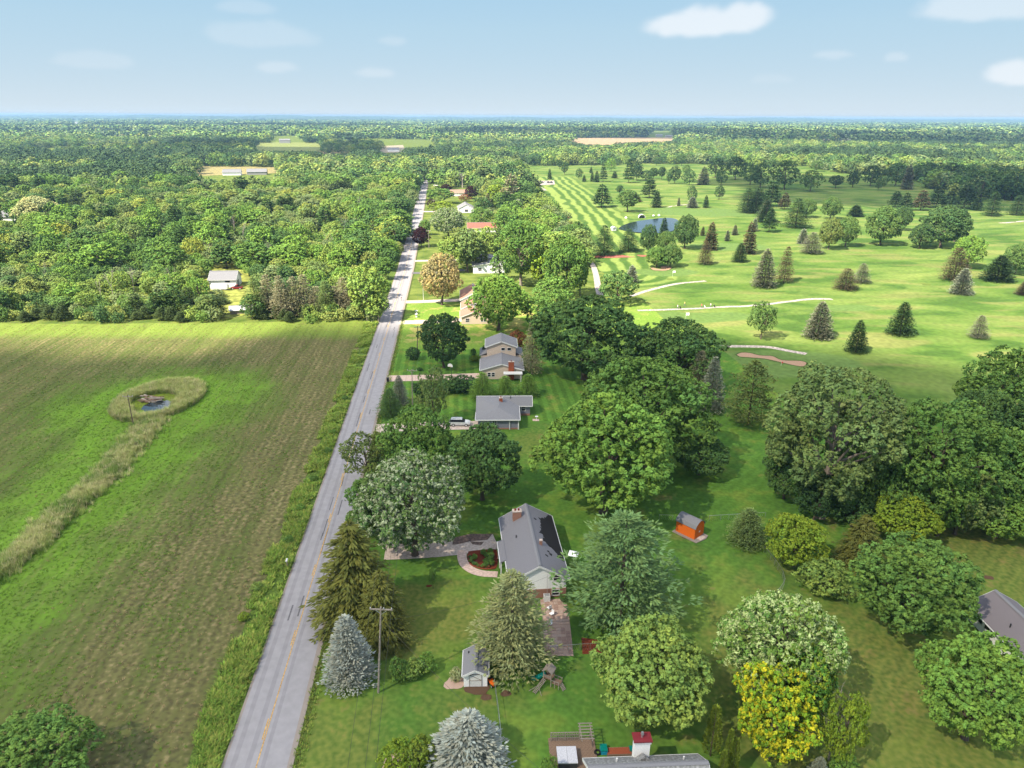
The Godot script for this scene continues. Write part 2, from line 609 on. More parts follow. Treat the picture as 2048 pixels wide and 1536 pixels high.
func lawn_image() -> Image:
	var w := 850
	var h := 1200
	var data := PackedByteArray()
	data.resize(w * h * 3)
	var big := nbytes(111, 0.03, LAWN, w, h)
	var mid := nbytes(112, 0.16, LAWN, w, h)
	var fine := nbytes(113, 1.1, LAWN, w, h, 2)
	var green := Vector3(0.080, 0.170, 0.022)
	var deep := Vector3(0.052, 0.124, 0.018)
	var tan := Vector3(0.150, 0.148, 0.034)
	var lime := Vector3(0.115, 0.180, 0.026)
	var dry := Vector3(0.34, 0.27, 0.10)
	var bare := Vector3(0.150, 0.112, 0.050)
	var dry_spots := [[w2(850, 1240), 9.0, 0.9], [w2(940, 1400), 7.0, 0.4], [w2(1080, 890), 8.0, 0.55], [w2(1700, 1380), 22.0, 0.85], [w2(1980, 1130), 16.0, 0.75], [w2(620, 1480), 9.0, 0.7], [w2(1900, 1530), 16.0, 0.8], [w2(1560, 1230), 9.0, 0.45]]
	for j in h:
		var z := LAWN.position.y + LAWN.size.y * (j + 0.5) / h
		for i in w:
			var x := LAWN.position.x + LAWN.size.x * (i + 0.5) / w
			var o := j * w + i
			var b := big[o] / 128.0 - 1.0
			var c := mid[o] / 128.0 - 1.0
			var f := fine[o] / 128.0 - 1.0
			var k := mixc(green, deep, 0.45 - b * 0.8 - c * 0.5)
			k = mixc(k, lime, smoothstep(0.05, 0.5, b * 0.6 + c * 0.7))
			var dr := 0.0
			for s in dry_spots:
				var q := Vector2(x, z).distance_squared_to(s[0])
				if q < s[1] * s[1] * 2.5:
					dr = maxf(dr, (1.0 - smoothstep(0.3, 1.5, sqrt(q) / s[1] + c * 0.9)) * s[2])
			k = mixc(k, tan, dr * (0.75 + f * 0.5) + smoothstep(0.25, 0.6, -b * 0.5 + c * 0.75 + f * 0.2) * 0.45)
			k = mixc(k, bare, smoothstep(0.42, 0.62, c * 0.8 + f * 0.3 - b * 0.2) * 0.45)
			if z < -204.0:
				k = mixc(k, lime * 1.25, 0.75)
				k = mixc(k, dry, smoothstep(-0.1, 0.4, c + b * 0.6) * 0.75 * smoothstep(-206.0, -214.0, z) * (0.85 if x < 12.0 else 0.2))
			elif z < -150.0 and x < 22.0:
				k = k * (1.0 + 0.14 * signf(sin((x * 0.9966 - z * 0.0815) * TAU / 2.3)))       # mown bands
			elif z < -60.0 and x > 22.0:
				k = k * (1.0 + 0.07 * sin((x + z) * 2.2 + c * 3.0))
			store(data, o * 3, k * (1.0 + 0.30 * f))
	return Image.create_from_data(w, h, false, Image.FORMAT_RGB8, data)

func golf_image() -> Image:
	var w := 900
	var h := 1406
	var data := PackedByteArray()
	data.resize(w * h * 3)
	var big := nbytes(121, 0.012, GOLF, w, h)
	var mid := nbytes(122, 0.05, GOLF, w, h, 3, 2, 1)
	var fine := nbytes(123, 0.5, GOLF, w, h, 2)
	var wave := nbytes(124, 0.03, GOLF, w, h, 2)
	var wide := nbytes(125, 0.09, GOLF, w, h, 2, 5, 1)
	var green := Vector3(0.070, 0.130, 0.021)
	var pale := Vector3(0.145, 0.190, 0.046)
	var deep := Vector3(0.042, 0.088, 0.016)
	var straw := Vector3(0.190, 0.172, 0.064)
	var fair := dist_grid(Rect2(-70, -880, 240, 640), 6.0, smooth_line(poly([1200, 540, 1185, 500, 1160, 465, 1140, 430, 1115, 395, 1092, 372, 1078, 355]), 12.0))
	var greens := [[w2(1385, 636), 26.0, 8.0], [w2(1330, 545), 16.0, 10.0], [w2(1540, 728), 26.0, 12.0], [w2(1700, 618), 13.0, 5.0], [w2(1395, 425), 42.0, 26.0], [w2(1450, 495), 25.0, 14.0]]
	for j in h:
		var z := GOLF.position.y + GOLF.size.y * (j + 0.5) / h
		for i in w:
			var x := GOLF.position.x + GOLF.size.x * (i + 0.5) / w
			var o := j * w + i
			var b := big[o] / 128.0 - 1.0
			var c := mid[o] / 128.0 - 1.0
			var f := fine[o] / 128.0 - 1.0
			var v := wave[o] / 128.0 - 1.0
			var k := mixc(green, pale, 0.30 + b * 0.7 + c * 0.8)
			k = mixc(k, deep, smoothstep(0.12, 0.5, -c - b * 0.4) * 0.8)
			k = mixc(k, straw, smoothstep(0.15, 0.55, c * 0.6 + (wide[o] / 128.0 - 1.0)) * 0.45)
			if z < -245.0 and z > -870.0 and x < 165.0:
				var d := fair.at(x, z) + 1.0 * c
				if d < 62.0:
					var s := clampf(sin((d + 2.0 * v) * TAU / 8.0) * 3.0, -1, 1)
					k = mixc(k, mixc(deep * 1.1, pale * 1.25, 0.5 + 0.5 * s), (1.0 - smoothstep(30.0, 46.0, d)) * 0.85)
			if x > 90.0 and z > -640.0 and z < -240.0:
				var s2 := sin((z + x * 0.16 + 9.0 * v) * TAU / 13.0)
				k = mixc(k, pale * 1.1 if s2 > 0.0 else deep * 1.3, 0.28 * smoothstep(0.0, 0.35, absf(s2)) * smoothstep(-0.2, 0.3, b + 0.15))
			for g in greens:
				if absf(x - g[0].x) < g[1] * 1.3 and absf(z - g[0].y) < g[2] * 1.3:
					k = mixc(k, Vector3(0.092, 0.150, 0.038), 1.0 - smoothstep(0.85, 1.0, Vector2((x - g[0].x) / g[1], (z - g[0].y) / g[2]).length() + c * 0.25))
			store(data, o * 3, k * (1.0 + 0.30 * f))
	return Image.create_from_data(w, h, false, Image.FORMAT_RGB8, data)

func make_ground() -> void:
	hills = noise(91, 0.02, 2)
	road_c = PackedVector2Array([Vector2(-20.2, 34), Vector2(-22.97, 0), Vector2(-46.6, -290), Vector2(-52.0, -350), Vector2(-60.3, -438), Vector2(-67.6, -512), Vector2(-82.4, -663), Vector2(-91.6, -757), Vector2(-113, -968), Vector2(-136, -1080), Vector2(-190, -1180), Vector2(-300, -1300)])
	golf_edge = poly([1700, 850, 1560, 790, 1445, 700, 1330, 640, 1275, 590, 1198, 540, 1172, 480, 1100, 420, 1062, 370, 1035, 325, 1030, 300])
	drain = poly([312, 800, 300, 850, 255, 900, 205, 960, 130, 1025, 60, 1095, -10, 1150, -120, 1230, -260, 1330])
	# the ground, out to the horizon
	var gm := StandardMaterial3D.new()
	var src := noise(41, 0.02, 5).get_seamless_image(512, 512)
	var gi := Image.create(512, 512, false, Image.FORMAT_RGB8)
	for y in 512:
		for x in 512:
			put_px(gi, x, y, mixc(Vector3(0.055, 0.090, 0.020), Vector3(0.15, 0.18, 0.045), src.get_pixel(x, y).r * 1.3 - 0.15))
	gm.albedo_texture = ImageTexture.create_from_image(gi)
	gm.uv1_triplanar = true
	gm.uv1_world_triplanar = true
	gm.uv1_scale = Vector3.ONE * 0.011
	gm.roughness = 1.0
	gm.metallic_specular = 0.0
	var b := M.new()
	b.quad(Vector3(-11500, -0.06, 1500), Vector3(11500, -0.06, 1500), Vector3(11500, -0.06, -11500), Vector3(-11500, -0.06, -11500))
	structure("ground", b.done(), gm, "green land stretching to the horizon")
	# low wooded rises on the horizon
	var hn := noise(61, 0.0011, 3)
	var hm := M.new()
	for row in 3:
		var zr := -9000.0 - row * 1000.0
		var prev := []
		for i in 900:
			var x := -11200.0 + i * 24.9
			var hh := 36.0 + row * 9.0 + 22.0 * hn.get_noise_2d(x * 0.8, row * 900.0) + 3.5 * sin(x * 0.9 + row) * sin(x * 0.23) + 2.5 * sin(x * 2.7)
			var cur := [Vector3(x, -0.1, zr + 420.0), Vector3(x, maxf(hh, 2.0), zr), Vector3(x, -0.1, zr - 420.0)]
			if i > 0:
				hm.quad(prev[0], cur[0], cur[1], prev[1])
				hm.quad(prev[1], cur[1], cur[2], prev[2])
			prev = cur
	structure("hills", hm.done(), plain(0.075, 0.115, 0.045, 1.0, "coarse", 0.004), "low wooded rises along the horizon")
	# the field
	var fp := PackedVector2Array([Vector2(-230, -231), Vector2(-150, -229.5), Vector2(-90, -232), Vector2(road_x(-236) - 8.5, -236)])
	for i in range(1, 21):
		var z := -236.0 + i * 10.4
		fp.append(Vector2(road_x(z) - 7.2 - 0.7 * sin(z * 0.31), z))
	fp.append(Vector2(-230, -28))
	structure_sheet("field", fp, 0.0, painted(field_image()), FIELD, "bare brown and green field beside the road")
	# verge between the field and the road
	var vm := plain(0.12, 0.19, 0.03, 1.0, "coarse", 0.35)
	strip("verge", smooth_line(road_c, 8.0), -9.5, -3.3, -0.03, vm, "wild green ditch along the road")
	strip("verge", smooth_line(road_c, 8.0), 3.3, 4.6, -0.025, plain(0.10, 0.13, 0.025, 1.0, "coarse", 0.35), "mown grass edge along the road")
	# lawns
	var lp := PackedVector2Array([Vector2(road_x(-22) + 3.2, -22), Vector2(136, -22), Vector2(136, -262)])
	for i in 13:
		var z2 := -262.0 + i * 20.0
		lp.append(Vector2(road_x(z2) + 3.2, z2))
	structure_sheet("lawn", lp, -0.035, painted(lawn_image()), LAWN, "lawns of the houses along the road")
	# golf course: a rolling sheet
	var gmesh := M.new()
	var zs := []
	var zz := -158.0
	while zz > -1120.0:
		zs.append(zz)
		zz -= 2.5 if zz > -420.0 else (5.0 if zz > -700.0 else 12.0)
	var cols := 130
	for r in zs.size():
		var x0 := golf_x(zs[r])
		var x1 := minf(120.0 + (-zs[r]) * 0.78, 560.0)
		for k in cols + 1:
			var t := float(k) / cols
			var x := lerpf(x0, x1, t)
			gmesh.v.append(Vector3(x, gy(x, zs[r]) + 0.004, zs[r]))
			gmesh.c.append(Color.WHITE)
			gmesh.uv.append(Vector2((x - GOLF.position.x) / GOLF.size.x, (zs[r] - GOLF.position.y) / GOLF.size.y))
			if r > 0 and k > 0:
				var o := r * (cols + 1) + k
				gmesh.ix.append_array([o - cols - 2, o - cols - 1, o, o - cols - 2, o, o - 1])
	structure("golf_course", gmesh.done(), painted(golf_image()), "rolling golf course grass with mown stripes")
	# the road
	var rc := smooth_line(road_c, 6.0)
	var rd := strip("road", rc, -3.4, 3.4, 0.012, K.asphalt, "grey two lane asphalt road")
	strip("shoulder", rc, 3.4, 4.0, 0.006, K.gravel, "", rd)
	strip("shoulder", rc, -3.7, -3.4, 0.006, K.gravel, "", rd)
	strip("wheel_track", rc, -2.75, -2.2, 0.016, K.patch, "", rd)
	strip("wheel_track", rc, -1.15, -0.6, 0.016, K.patch, "", rd)
	strip("wheel_track", rc, 0.55, 1.0, 0.016, K.patch, "", rd)
	# yellow lines: one unbroken, one broken
	var line := PackedVector2Array()
	for p in rc:
		if p.y > -420.0:
			line.append(p)
	strip("yellow_line", line, 0.02, 0.14, 0.021, K.yellow, "", rd)
	var z3 := -30.0
	while z3 > -320.0:
		var d0 := Vector2(road_x(z3), z3)
		var d1 := Vector2(road_x(z3 - 3.0), z3 - 3.0)
		strip("yellow_dash", PackedVector2Array([d0, d1]), -0.22, -0.08, 0.021, K.yellow, "", rd)
		z3 -= 15.2
	# dark patches and a repaired seam beside the line
	var rng := RandomNumberGenerator.new()
	rng.seed = 5
	for i in 24:
		var zc := rng.randf_range(-40, -230)
		var w := rng.randf_range(0.1, 0.25)
		var o2 := -0.6 + rng.randf_range(-0.1, 0.1) if rng.randf() < 0.7 else rng.randf_range(-2.6, 2.6)
		var ln := rng.randf_range(2.0, 9.0)
		strip("crack_seal", PackedVector2Array([Vector2(road_x(zc), zc), Vector2(road_x(zc - ln), zc - ln)]), o2, o2 + w, 0.0195, K.asphalt_dark, "", rd)
	# driveways
	drive([770, 1104, 880, 1098, 992, 1083], 4.4, K.concrete, "stained concrete driveway of the white gabled house")
	drive([752, 857, 830, 853, 960, 850], 4.6, K.concrete, "concrete driveway of the grey house")
	drive([776, 757, 870, 755, 960, 752], 4.6, K.concrete_pink, "concrete driveway of the cream two storey house")
	drive([798, 645, 870, 643, 925, 640], 4.6, K.concrete, "pale concrete driveway of the pink roofed house")
	drive([812, 604, 850, 603, 920, 600], 4.2, K.concrete, "concrete driveway beside the tan tree")
	drive([824, 546, 870, 545, 930, 540], 4.0, K.asphalt_dark, "dark asphalt driveway across the verge")
	drive([830, 522, 870, 521, 930, 520], 4.0, K.concrete, "narrow concrete driveway far along the road")
	drive([818, 490, 795, 490, 770, 491], 4.0, K.gravel, "gravel track leaving the road into the woods")
	drive([846, 423, 870, 423, 900, 420], 6.0, K.concrete, "pale driveway of the far white house")
	# stains on the near driveway
	for s in [[905, 1076, 940, 1068, 985, 1068, 975, 1080, 940, 1083, 920, 1088, 905, 1090], [940, 1083, 968, 1084, 962, 1091, 945, 1089]]:
		sheet("wet_stain", poly(s), 0.030, K.concrete_wet, Rect2(), "", get_node("driveway"))
	# far fields and clearings
	for f in [[[392, 352, 560, 346, 575, 334, 392, 332], Vector3(0.36, 0.31, 0.13), "pale stubble field in the woods"], [[512, 302, 640, 303, 640, 285, 512, 284], Vector3(0.26, 0.30, 0.08), "light green field between far woods"],
			[[634, 308, 702, 306, 700, 300, 634, 300], Vector3(0.42, 0.30, 0.14), "tan field beyond the woods"], [[1135, 292, 1350, 286, 1348, 275, 1135, 275], Vector3(0.46, 0.33, 0.19), "tan harvested field behind the golf course"],
			[[1570, 286, 1710, 284, 1705, 277, 1570, 277], Vector3(0.38, 0.33, 0.17), "pale field far beyond the golf course"], [[200, 272, 330, 272, 330, 268, 200, 268], Vector3(0.36, 0.33, 0.15), "narrow pale field far in the woods"],
			[[440, 275, 500, 276, 500, 271, 440, 271], Vector3(0.28, 0.32, 0.12), "small green field far in the woods"], [[760, 306, 812, 304, 806, 290, 760, 292], Vector3(0.42, 0.36, 0.27), "pale yard of a far farm"],
			[[405, 590, 445, 640, 520, 625, 520, 560, 500, 530, 440, 520, 395, 550], Vector3(0.30, 0.33, 0.07), "bright mown yard round the garage in the woods"]]:
		structure_sheet("far_field" if f[2].find("yard") < 0 else "yard", poly(f[0]), 0.02, plain(f[1].x, f[1].y, f[1].z, 1.0, "coarse", 0.05), Rect2(), f[2])

func structure_sheet(called: String, pts: PackedVector2Array, y: float, m: Material, rect: Rect2, label: String) -> void:
	sheet(called, pts, y, m, rect, label)

func drive(a: Array, w: float, m: Material, label: String) -> void:
	strip("driveway", smooth_line(poly(a), 3.0), -w * 0.5, w * 0.5, 0.022, m, label)

# ================= trees =================
func rv(r: RandomNumberGenerator) -> Vector3:
	return Vector3(r.randfn(), r.randfn(), r.randfn()).normalized()

func leaf(m: M, p: Vector3, n: Vector3, s: float, w: float, r: RandomNumberGenerator) -> void:
	var t := n.cross(rv(r))
	if t.length_squared() < 1e-4:
		t = n.cross(Vector3.RIGHT)
	t = t.normalized() * s * 0.5
	var b := n.cross(t) * w
	m.quad(p - t, p + b - n * s * 0.1, p + t, p - b - n * s * 0.1)

func spray(m: M, p: Vector3, axis: Vector3, n: Vector3, len: float, wid: float) -> void:
	var t := axis.normalized() * len
	var b := t.cross(n).normalized() * wid * 0.5
	m.quad(p, p + t * 0.45 + b, p + t, p + t * 0.45 - b)

func tone(base: float, var_: float, hue: float, r: RandomNumberGenerator) -> Color:
	var k := base * (1.0 + r.randf_range(-var_, var_))
	var h := r.randf_range(-hue, hue)
	return Color(k * (1.0 + h), k, k * (1.0 - h))

# A broadleaf tree: lobes round the crown, tufts on each lobe, leaves in each tuft; limbs run from the trunk into the lobes.
func broad(o: Dictionary) -> Array:
	var r := RandomNumberGenerator.new()
	r.seed = o.seed
	var H: float = o.h
	var R: float = o.r
	var base: float = o.base
	var n: int = o.lobes
	var hh := (H - base) * 0.5
	var mid := Vector3(0, base + hh, 0)
	var squash: float = o.get("egg", 0.0)
	var lc := []
	var lr := []
	for i in n:
		var y := 1.0 - 2.0 * (i + 0.5) / n
		var a := i * 2.39996 + r.randf_range(-0.4, 0.4)
		var q := sqrt(1.0 - y * y)
		var rl: float = R * r.randf_range(o.lobe * 0.75, o.lobe * 1.25)
		var f := r.randf_range(1.0 - o.get("ragged", 0.26), 1.0 + o.get("ragged", 0.26) * 0.7)
		var wide := (1.0 - squash * y) * f
		lc.append(mid + Vector3(cos(a) * q * (R - rl) * wide, y * (hh - rl * 0.8) * r.randf_range(0.9, 1.06), sin(a) * q * (R - rl) * wide))
		lr.append(rl)
	for i in maxi(int(n / 6.0), 1):       # a few lobes inside
		lc.append(mid + rv(r) * R * 0.3)
		lr.append(R * o.lobe)
	var m := M.new()
	m.gain = GAIN
	var s: float = o.leaf
	var pale: float = o.get("pale", 0.0)
	for i in lc.size():
		var out: Vector3 = (lc[i] - mid).normalized() if lc[i] != mid else Vector3.UP
		var lt := tone(1.0, 0.14, 0.07, r)
		var tufts := int(o.tufts * pow(lr[i] / (R * o.lobe), 2.0))
		for k in tufts:
			var d := rv(r)
			if d.dot(out) < -0.45 or (d.y < -0.5 and r.randf() < 0.6):
				continue
			var p: Vector3 = lc[i] + d * lr[i] * Vector3(1, o.get("flat", 0.85), 1) * r.randf_range(0.78, 1.10)
			var hidden := false
			for j in lc.size():
				if j != i and p.distance_squared_to(lc[j]) < lr[j] * lr[j] * 0.5:
					hidden = true
					break
			if hidden and r.randf() < 0.85:
				continue
			var tt := tone(1.0, 0.22, 0.08, r) * lt
			if r.randf() < o.get("turn", 0.0):      # tufts still green on a turning tree
				tt = tt * Color(0.42, 0.72, 1.1)
			var tp := r.randf() < pale * 1.6
			var spread: float = s * o.get("spread", 0.85) * r.randf_range(0.8, 1.3)
			for q in o.per:
				m.col = tt * tone(1.0, 0.14, 0.04, r)
				if pale > 0.0:       # leaves that turn their pale undersides up
					m.col = m.col * Color(0.52, 0.78, 0.36)
					if tp and r.randf() < 0.65:
						m.col = Color(1.75, 1.85, 1.7) * r.randf_range(0.6, 1.0)
				var e := (rv(r) + d * 0.6 + Vector3.UP * 0.3).normalized()
				leaf(m, p + e * spread * r.randf_range(0.5, 1.0), (e * 0.8 + Vector3.UP * 0.35 + rv(r) * 0.55).normalized(), s * r.randf_range(0.75, 1.3), o.get("wide", 0.62), r)
	var t := M.new()
	var tr: float = o.get("trunk", R * 0.055)
	var top := base + (H - base) * 0.72
	t.tube([Vector3(0, -0.2, 0), Vector3(0, 0.35, 0), Vector3(r.randf_range(-0.2, 0.2), base, r.randf_range(-0.2, 0.2)), Vector3(r.randf_range(-0.5, 0.5), top, r.randf_range(-0.5, 0.5))], [tr * 1.5, tr * 1.1, tr * 0.85, tr * 0.2], 8)
	for i in mini(lc.size(), int(o.get("limbs", 12))):
		var e: Vector3 = lc[(i * 5) % lc.size()]
		var a0 := Vector3(0, lerpf(base * 0.8, minf(e.y, top) * 0.8, r.randf_range(0.3, 0.9)), 0)
		t.tube([a0, a0.lerp(e, 0.5) + Vector3(0, 0.25, 0), e], [tr * 0.5, tr * 0.3, tr * 0.1], 5, false)
	return [m.done(true), t.done()]

# A conifer: whorls of branches, each clothed with sprays of needles.
func conifer(o: Dictionary) -> Array:
	var r := RandomNumberGenerator.new()
	r.seed = o.seed
	var H: float = o.h
	var R: float = o.r
	var base: float = o.base
	var m := M.new()
	m.gain = GAIN
	var wh: int = o.whorls
	var len: float = o.len
	for i in wh:
		var t := (i + r.randf_range(0.0, 0.7)) / wh
		var y := base + (H - base) * t
		var prof := pow(1.0 - t, o.get("taper", 0.85)) * lerpf(1.0, o.get("foot", 0.92), clampf(1.0 - t * 6.0, 0, 1))
		var rr := R * prof * r.randf_range(1.0 - o.get("rough", 0.1), 1.0 + o.get("rough", 0.1) * 0.7) + 0.12
		var nb := maxi(int(o.per * (0.45 + 0.55 * prof)), 4)
		for j in nb:
			if r.randf() < o.get("gap", 0.0):
				continue
			var a := TAU * (j + r.randf_range(-0.35, 0.35)) / nb + i * 1.1
			var d := Vector3(cos(a), 0, sin(a))
			var side := Vector3(-d.z, 0, d.x)
			var bl := rr * r.randf_range(0.82, 1.12)
			var seg := maxi(int(o.seg * (0.35 + 0.65 * prof)), 2)
			var bt := tone(1.0, 0.16, 0.06, r)
			for k in seg:
				var f := lerpf(o.get("start", 0.3), 1.0, (k + r.randf_range(0.0, 0.8)) / seg)
				var p := Vector3(0, y, 0) + d * bl * f + Vector3(0, bl * (o.rise * f - o.droop * f * f), 0)
				var w: float = bl * o.get("fan", 0.30) * (1.15 - f)
				for q in o.get("puff", 3):
					m.col = bt * tone(1.0, 0.2, 0.05, r)
					var sd := r.randf_range(-1.0, 1.0)
					var ax: Vector3 = d * (0.9 + 0.4 * f) + side * sd * 0.9 + Vector3(0, o.lift, 0) + rv(r) * o.get("wild", 0.25)
					spray(m, p + side * sd * w + rv(r) * len * 0.15, ax, (Vector3.UP + rv(r) * 0.6).normalized(), len * r.randf_range(0.7, 1.25), len * o.wid)
	for k in 10:        # leader
		m.col = tone(1.1, 0.15, 0.05, r)
		spray(m, Vector3(0, H - r.randf() * 0.6, 0), Vector3(r.randfn() * 0.5, 1.0, r.randfn() * 0.5), rv(r), len, len * o.wid)
	var t2 := M.new()
	var tr := H * 0.014
	t2.tube([Vector3(0, -0.2, 0), Vector3(0, H * 0.5, 0), Vector3(0, H * 0.97, 0)], [tr * 1.2, tr * 0.75, tr * 0.15], 7)
	for k in 16:
		var y2 := lerpf(base, H * 0.8, k / 16.0)
		var a2 := k * 2.4
		var l2 := R * (1.0 - y2 / H) * 0.8
		t2.tube([Vector3(0, y2, 0), Vector3(cos(a2) * l2, y2 + l2 * (o.rise - o.droop) * 0.6, sin(a2) * l2)], [tr * 0.28, tr * 0.08], 4, false)
	return [m.done(true), t2.done()]

func bare_tree(sd: int, H: float, spread: float) -> Mesh:
	var r := RandomNumberGenerator.new()
	r.seed = sd
	var t := M.new()
	var todo := [[Vector3(0, -0.1, 0), Vector3(0, 1, 0), H * 0.42, H * 0.014, 0]]
	while todo.size() > 0:
		var b: Array = todo.pop_back()
		var e: Vector3 = b[0] + b[1] * b[2]
		t.tube([b[0], e], [b[3], b[3] * 0.6], 5 if b[4] < 2 else 3, false)
		if b[4] < 4:
			for k in (3 if b[4] < 3 else 2):
				var d := (b[1] as Vector3 + rv(r) * spread + Vector3(0, 0.18, 0)).normalized()
				todo.append([(b[0] as Vector3).lerp(e, r.randf_range(0.55, 1.0)), d, b[2] * r.randf_range(0.5, 0.72), b[3] * 0.55, b[4] + 1])
	return t.done()

func make_tree_kinds() -> void:
	# near kinds, real size; every tree is a scaled copy
	G.maple_a = broad({seed = 1, h = 13.0, r = 6.3, base = 1.8, lobes = 34, lobe = 0.30, leaf = 0.38, tufts = 120, per = 9, egg = 0.12})
	G.maple_b = broad({seed = 2, h = 13.0, r = 6.3, base = 1.6, lobes = 44, lobe = 0.25, leaf = 0.36, tufts = 88, per = 9, egg = 0.05})
	G.maple_pale = broad({seed = 3, h = 12.0, r = 6.3, base = 1.8, lobes = 40, lobe = 0.27, leaf = 0.36, tufts = 100, per = 9, pale = 0.42, egg = 0.1, wide = 0.5})
	G.turning = broad({seed = 9, h = 12.0, r = 6.0, base = 1.0, lobes = 34, lobe = 0.27, leaf = 0.38, tufts = 84, per = 9, turn = 0.5, ragged = 0.36})
	G.poplar = broad({seed = 4, h = 18.0, r = 6.6, base = 3.5, lobes = 44, lobe = 0.23, leaf = 0.38, tufts = 80, per = 9, egg = 0.0, trunk = 0.42, limbs = 20})
	G.dense = broad({seed = 5, h = 12.0, r = 6.0, base = 1.2, lobes = 56, lobe = 0.22, leaf = 0.34, tufts = 74, per = 9, egg = 0.18, flat = 0.6})
	G.loose = broad({seed = 6, h = 11.0, r = 5.6, base = 2.0, lobes = 24, lobe = 0.25, leaf = 0.34, tufts = 74, per = 8, trunk = 0.22, limbs = 18})
	G.shrub = broad({seed = 7, h = 2.2, r = 1.5, base = 0.0, lobes = 16, lobe = 0.34, leaf = 0.17, tufts = 46, per = 8, trunk = 0.05, limbs = 5})
	G.ball = broad({seed = 8, h = 1.0, r = 0.55, base = 0.0, lobes = 12, lobe = 0.42, leaf = 0.07, tufts = 150, per = 3, trunk = 0.03, limbs = 3})
	G.blue = conifer({seed = 11, h = 9.0, r = 3.2, base = 0.25, whorls = 30, per = 17, seg = 8, rise = 0.12, droop = 0.22, lift = 0.35, len = 0.42, wid = 0.42, puff = 3, start = 0.2, rough = 0.15, taper = 0.64})
	G.norway = conifer({seed = 12, h = 16.0, r = 5.4, base = 0.6, whorls = 26, per = 13, seg = 11, rise = 0.05, droop = 0.28, lift = -0.45, len = 0.75, wid = 0.30, puff = 4, start = 0.2, rough = 0.24, fan = 0.26, taper = 0.7})
	G.pine = conifer({seed = 13, h = 15.0, r = 6.2, base = 1.0, whorls = 20, per = 12, seg = 7, rise = 0.36, droop = 0.26, lift = 0.2, len = 0.58, wid = 0.36, puff = 9, start = 0.35, rough = 0.38, taper = 0.5, foot = 0.7, fan = 0.40, wild = 0.8, gap = 0.14})
	G.fir = conifer({seed = 14, h = 12.0, r = 4.4, base = 0.6, whorls = 24, per = 14, seg = 9, rise = 0.2, droop = 0.24, lift = 0.2, len = 0.5, wid = 0.34, puff = 4, start = 0.15, rough = 0.22, taper = 0.56, wild = 0.5})
	G.thuja = conifer({seed = 15, h = 5.0, r = 0.85, base = 0.05, whorls = 34, per = 13, seg = 3, rise = 0.9, droop = 0.2, lift = 1.5, len = 0.26, wid = 0.4, puff = 3, start = 0.6, taper = 0.55, rough = 0.1})
	# kinds for the middle distance
	for i in 7:
		G["mid_%d" % i] = broad({seed = 50 + i, h = [12.0, 14.0, 11.0, 13.0, 15.0, 10.0, 13.0][i], r = [5.4, 5.0, 5.4, 4.4, 3.4, 6.2, 5.0][i], base = [1.3, 2.0, 1.0, 2.5, 2.0, 1.0, 3.0][i], lobes = [22, 26, 16, 24, 26, 20, 15][i], lobe = [0.32, 0.28, 0.34, 0.30, 0.40, 0.28, 0.30][i], leaf = 0.60, tufts = [40, 34, 40, 36, 34, 34, 36][i], per = 6, egg = [0.1, -0.1, 0.2, 0.0, 0.15, 0.1, -0.2][i], limbs = 8, trunk = 0.25, ragged = 0.34})
	G.mid_spruce = conifer({seed = 60, h = 10.0, r = 3.3, base = 0.3, whorls = 22, per = 13, seg = 6, rise = 0.1, droop = 0.25, lift = 0.15, len = 0.85, wid = 0.45, puff = 3, start = 0.12, rough = 0.18, taper = 0.6, foot = 0.9})
	G.mid_pine = conifer({seed = 61, h = 12.0, r = 4.6, base = 1.2, whorls = 15, per = 11, seg = 5, rise = 0.34, droop = 0.26, lift = 0.3, len = 1.0, wid = 0.40, puff = 5, start = 0.3, rough = 0.26, taper = 0.6, fan = 0.36, wild = 0.6, gap = 0.1})
	G.low = broad({seed = 63, h = 3.2, r = 2.4, base = 0.0, lobes = 12, lobe = 0.40, leaf = 0.42, tufts = 30, per = 5, trunk = 0.06, limbs = 3})
	# far kinds
	for i in 3:
		G["far_%d" % i] = broad({seed = 70 + i, h = 13.0, r = 6.0, base = 0.5, lobes = 11, lobe = 0.42, leaf = 1.3, tufts = 20, per = 4, limbs = 0, trunk = 0.25})
	G.far_pine = conifer({seed = 75, h = 14.0, r = 4.2, base = 0.5, whorls = 9, per = 7, seg = 3, rise = 0.1, droop = 0.2, lift = 0.2, len = 1.9, wid = 0.5, puff = 2, start = 0.4})
	for i in 2:
		G["dot_%d" % i] = broad({seed = 80 + i, h = 13.0, r = 7.5, base = 0.0, lobes = 6, lobe = 0.5, leaf = 4.2, tufts = 11, per = 1, limbs = 0, trunk = 0.2, wide = 0.8})
	for i in 3:
		G["bare_%d" % i] = [null, bare_tree(90 + i, 11.0, 0.62)]

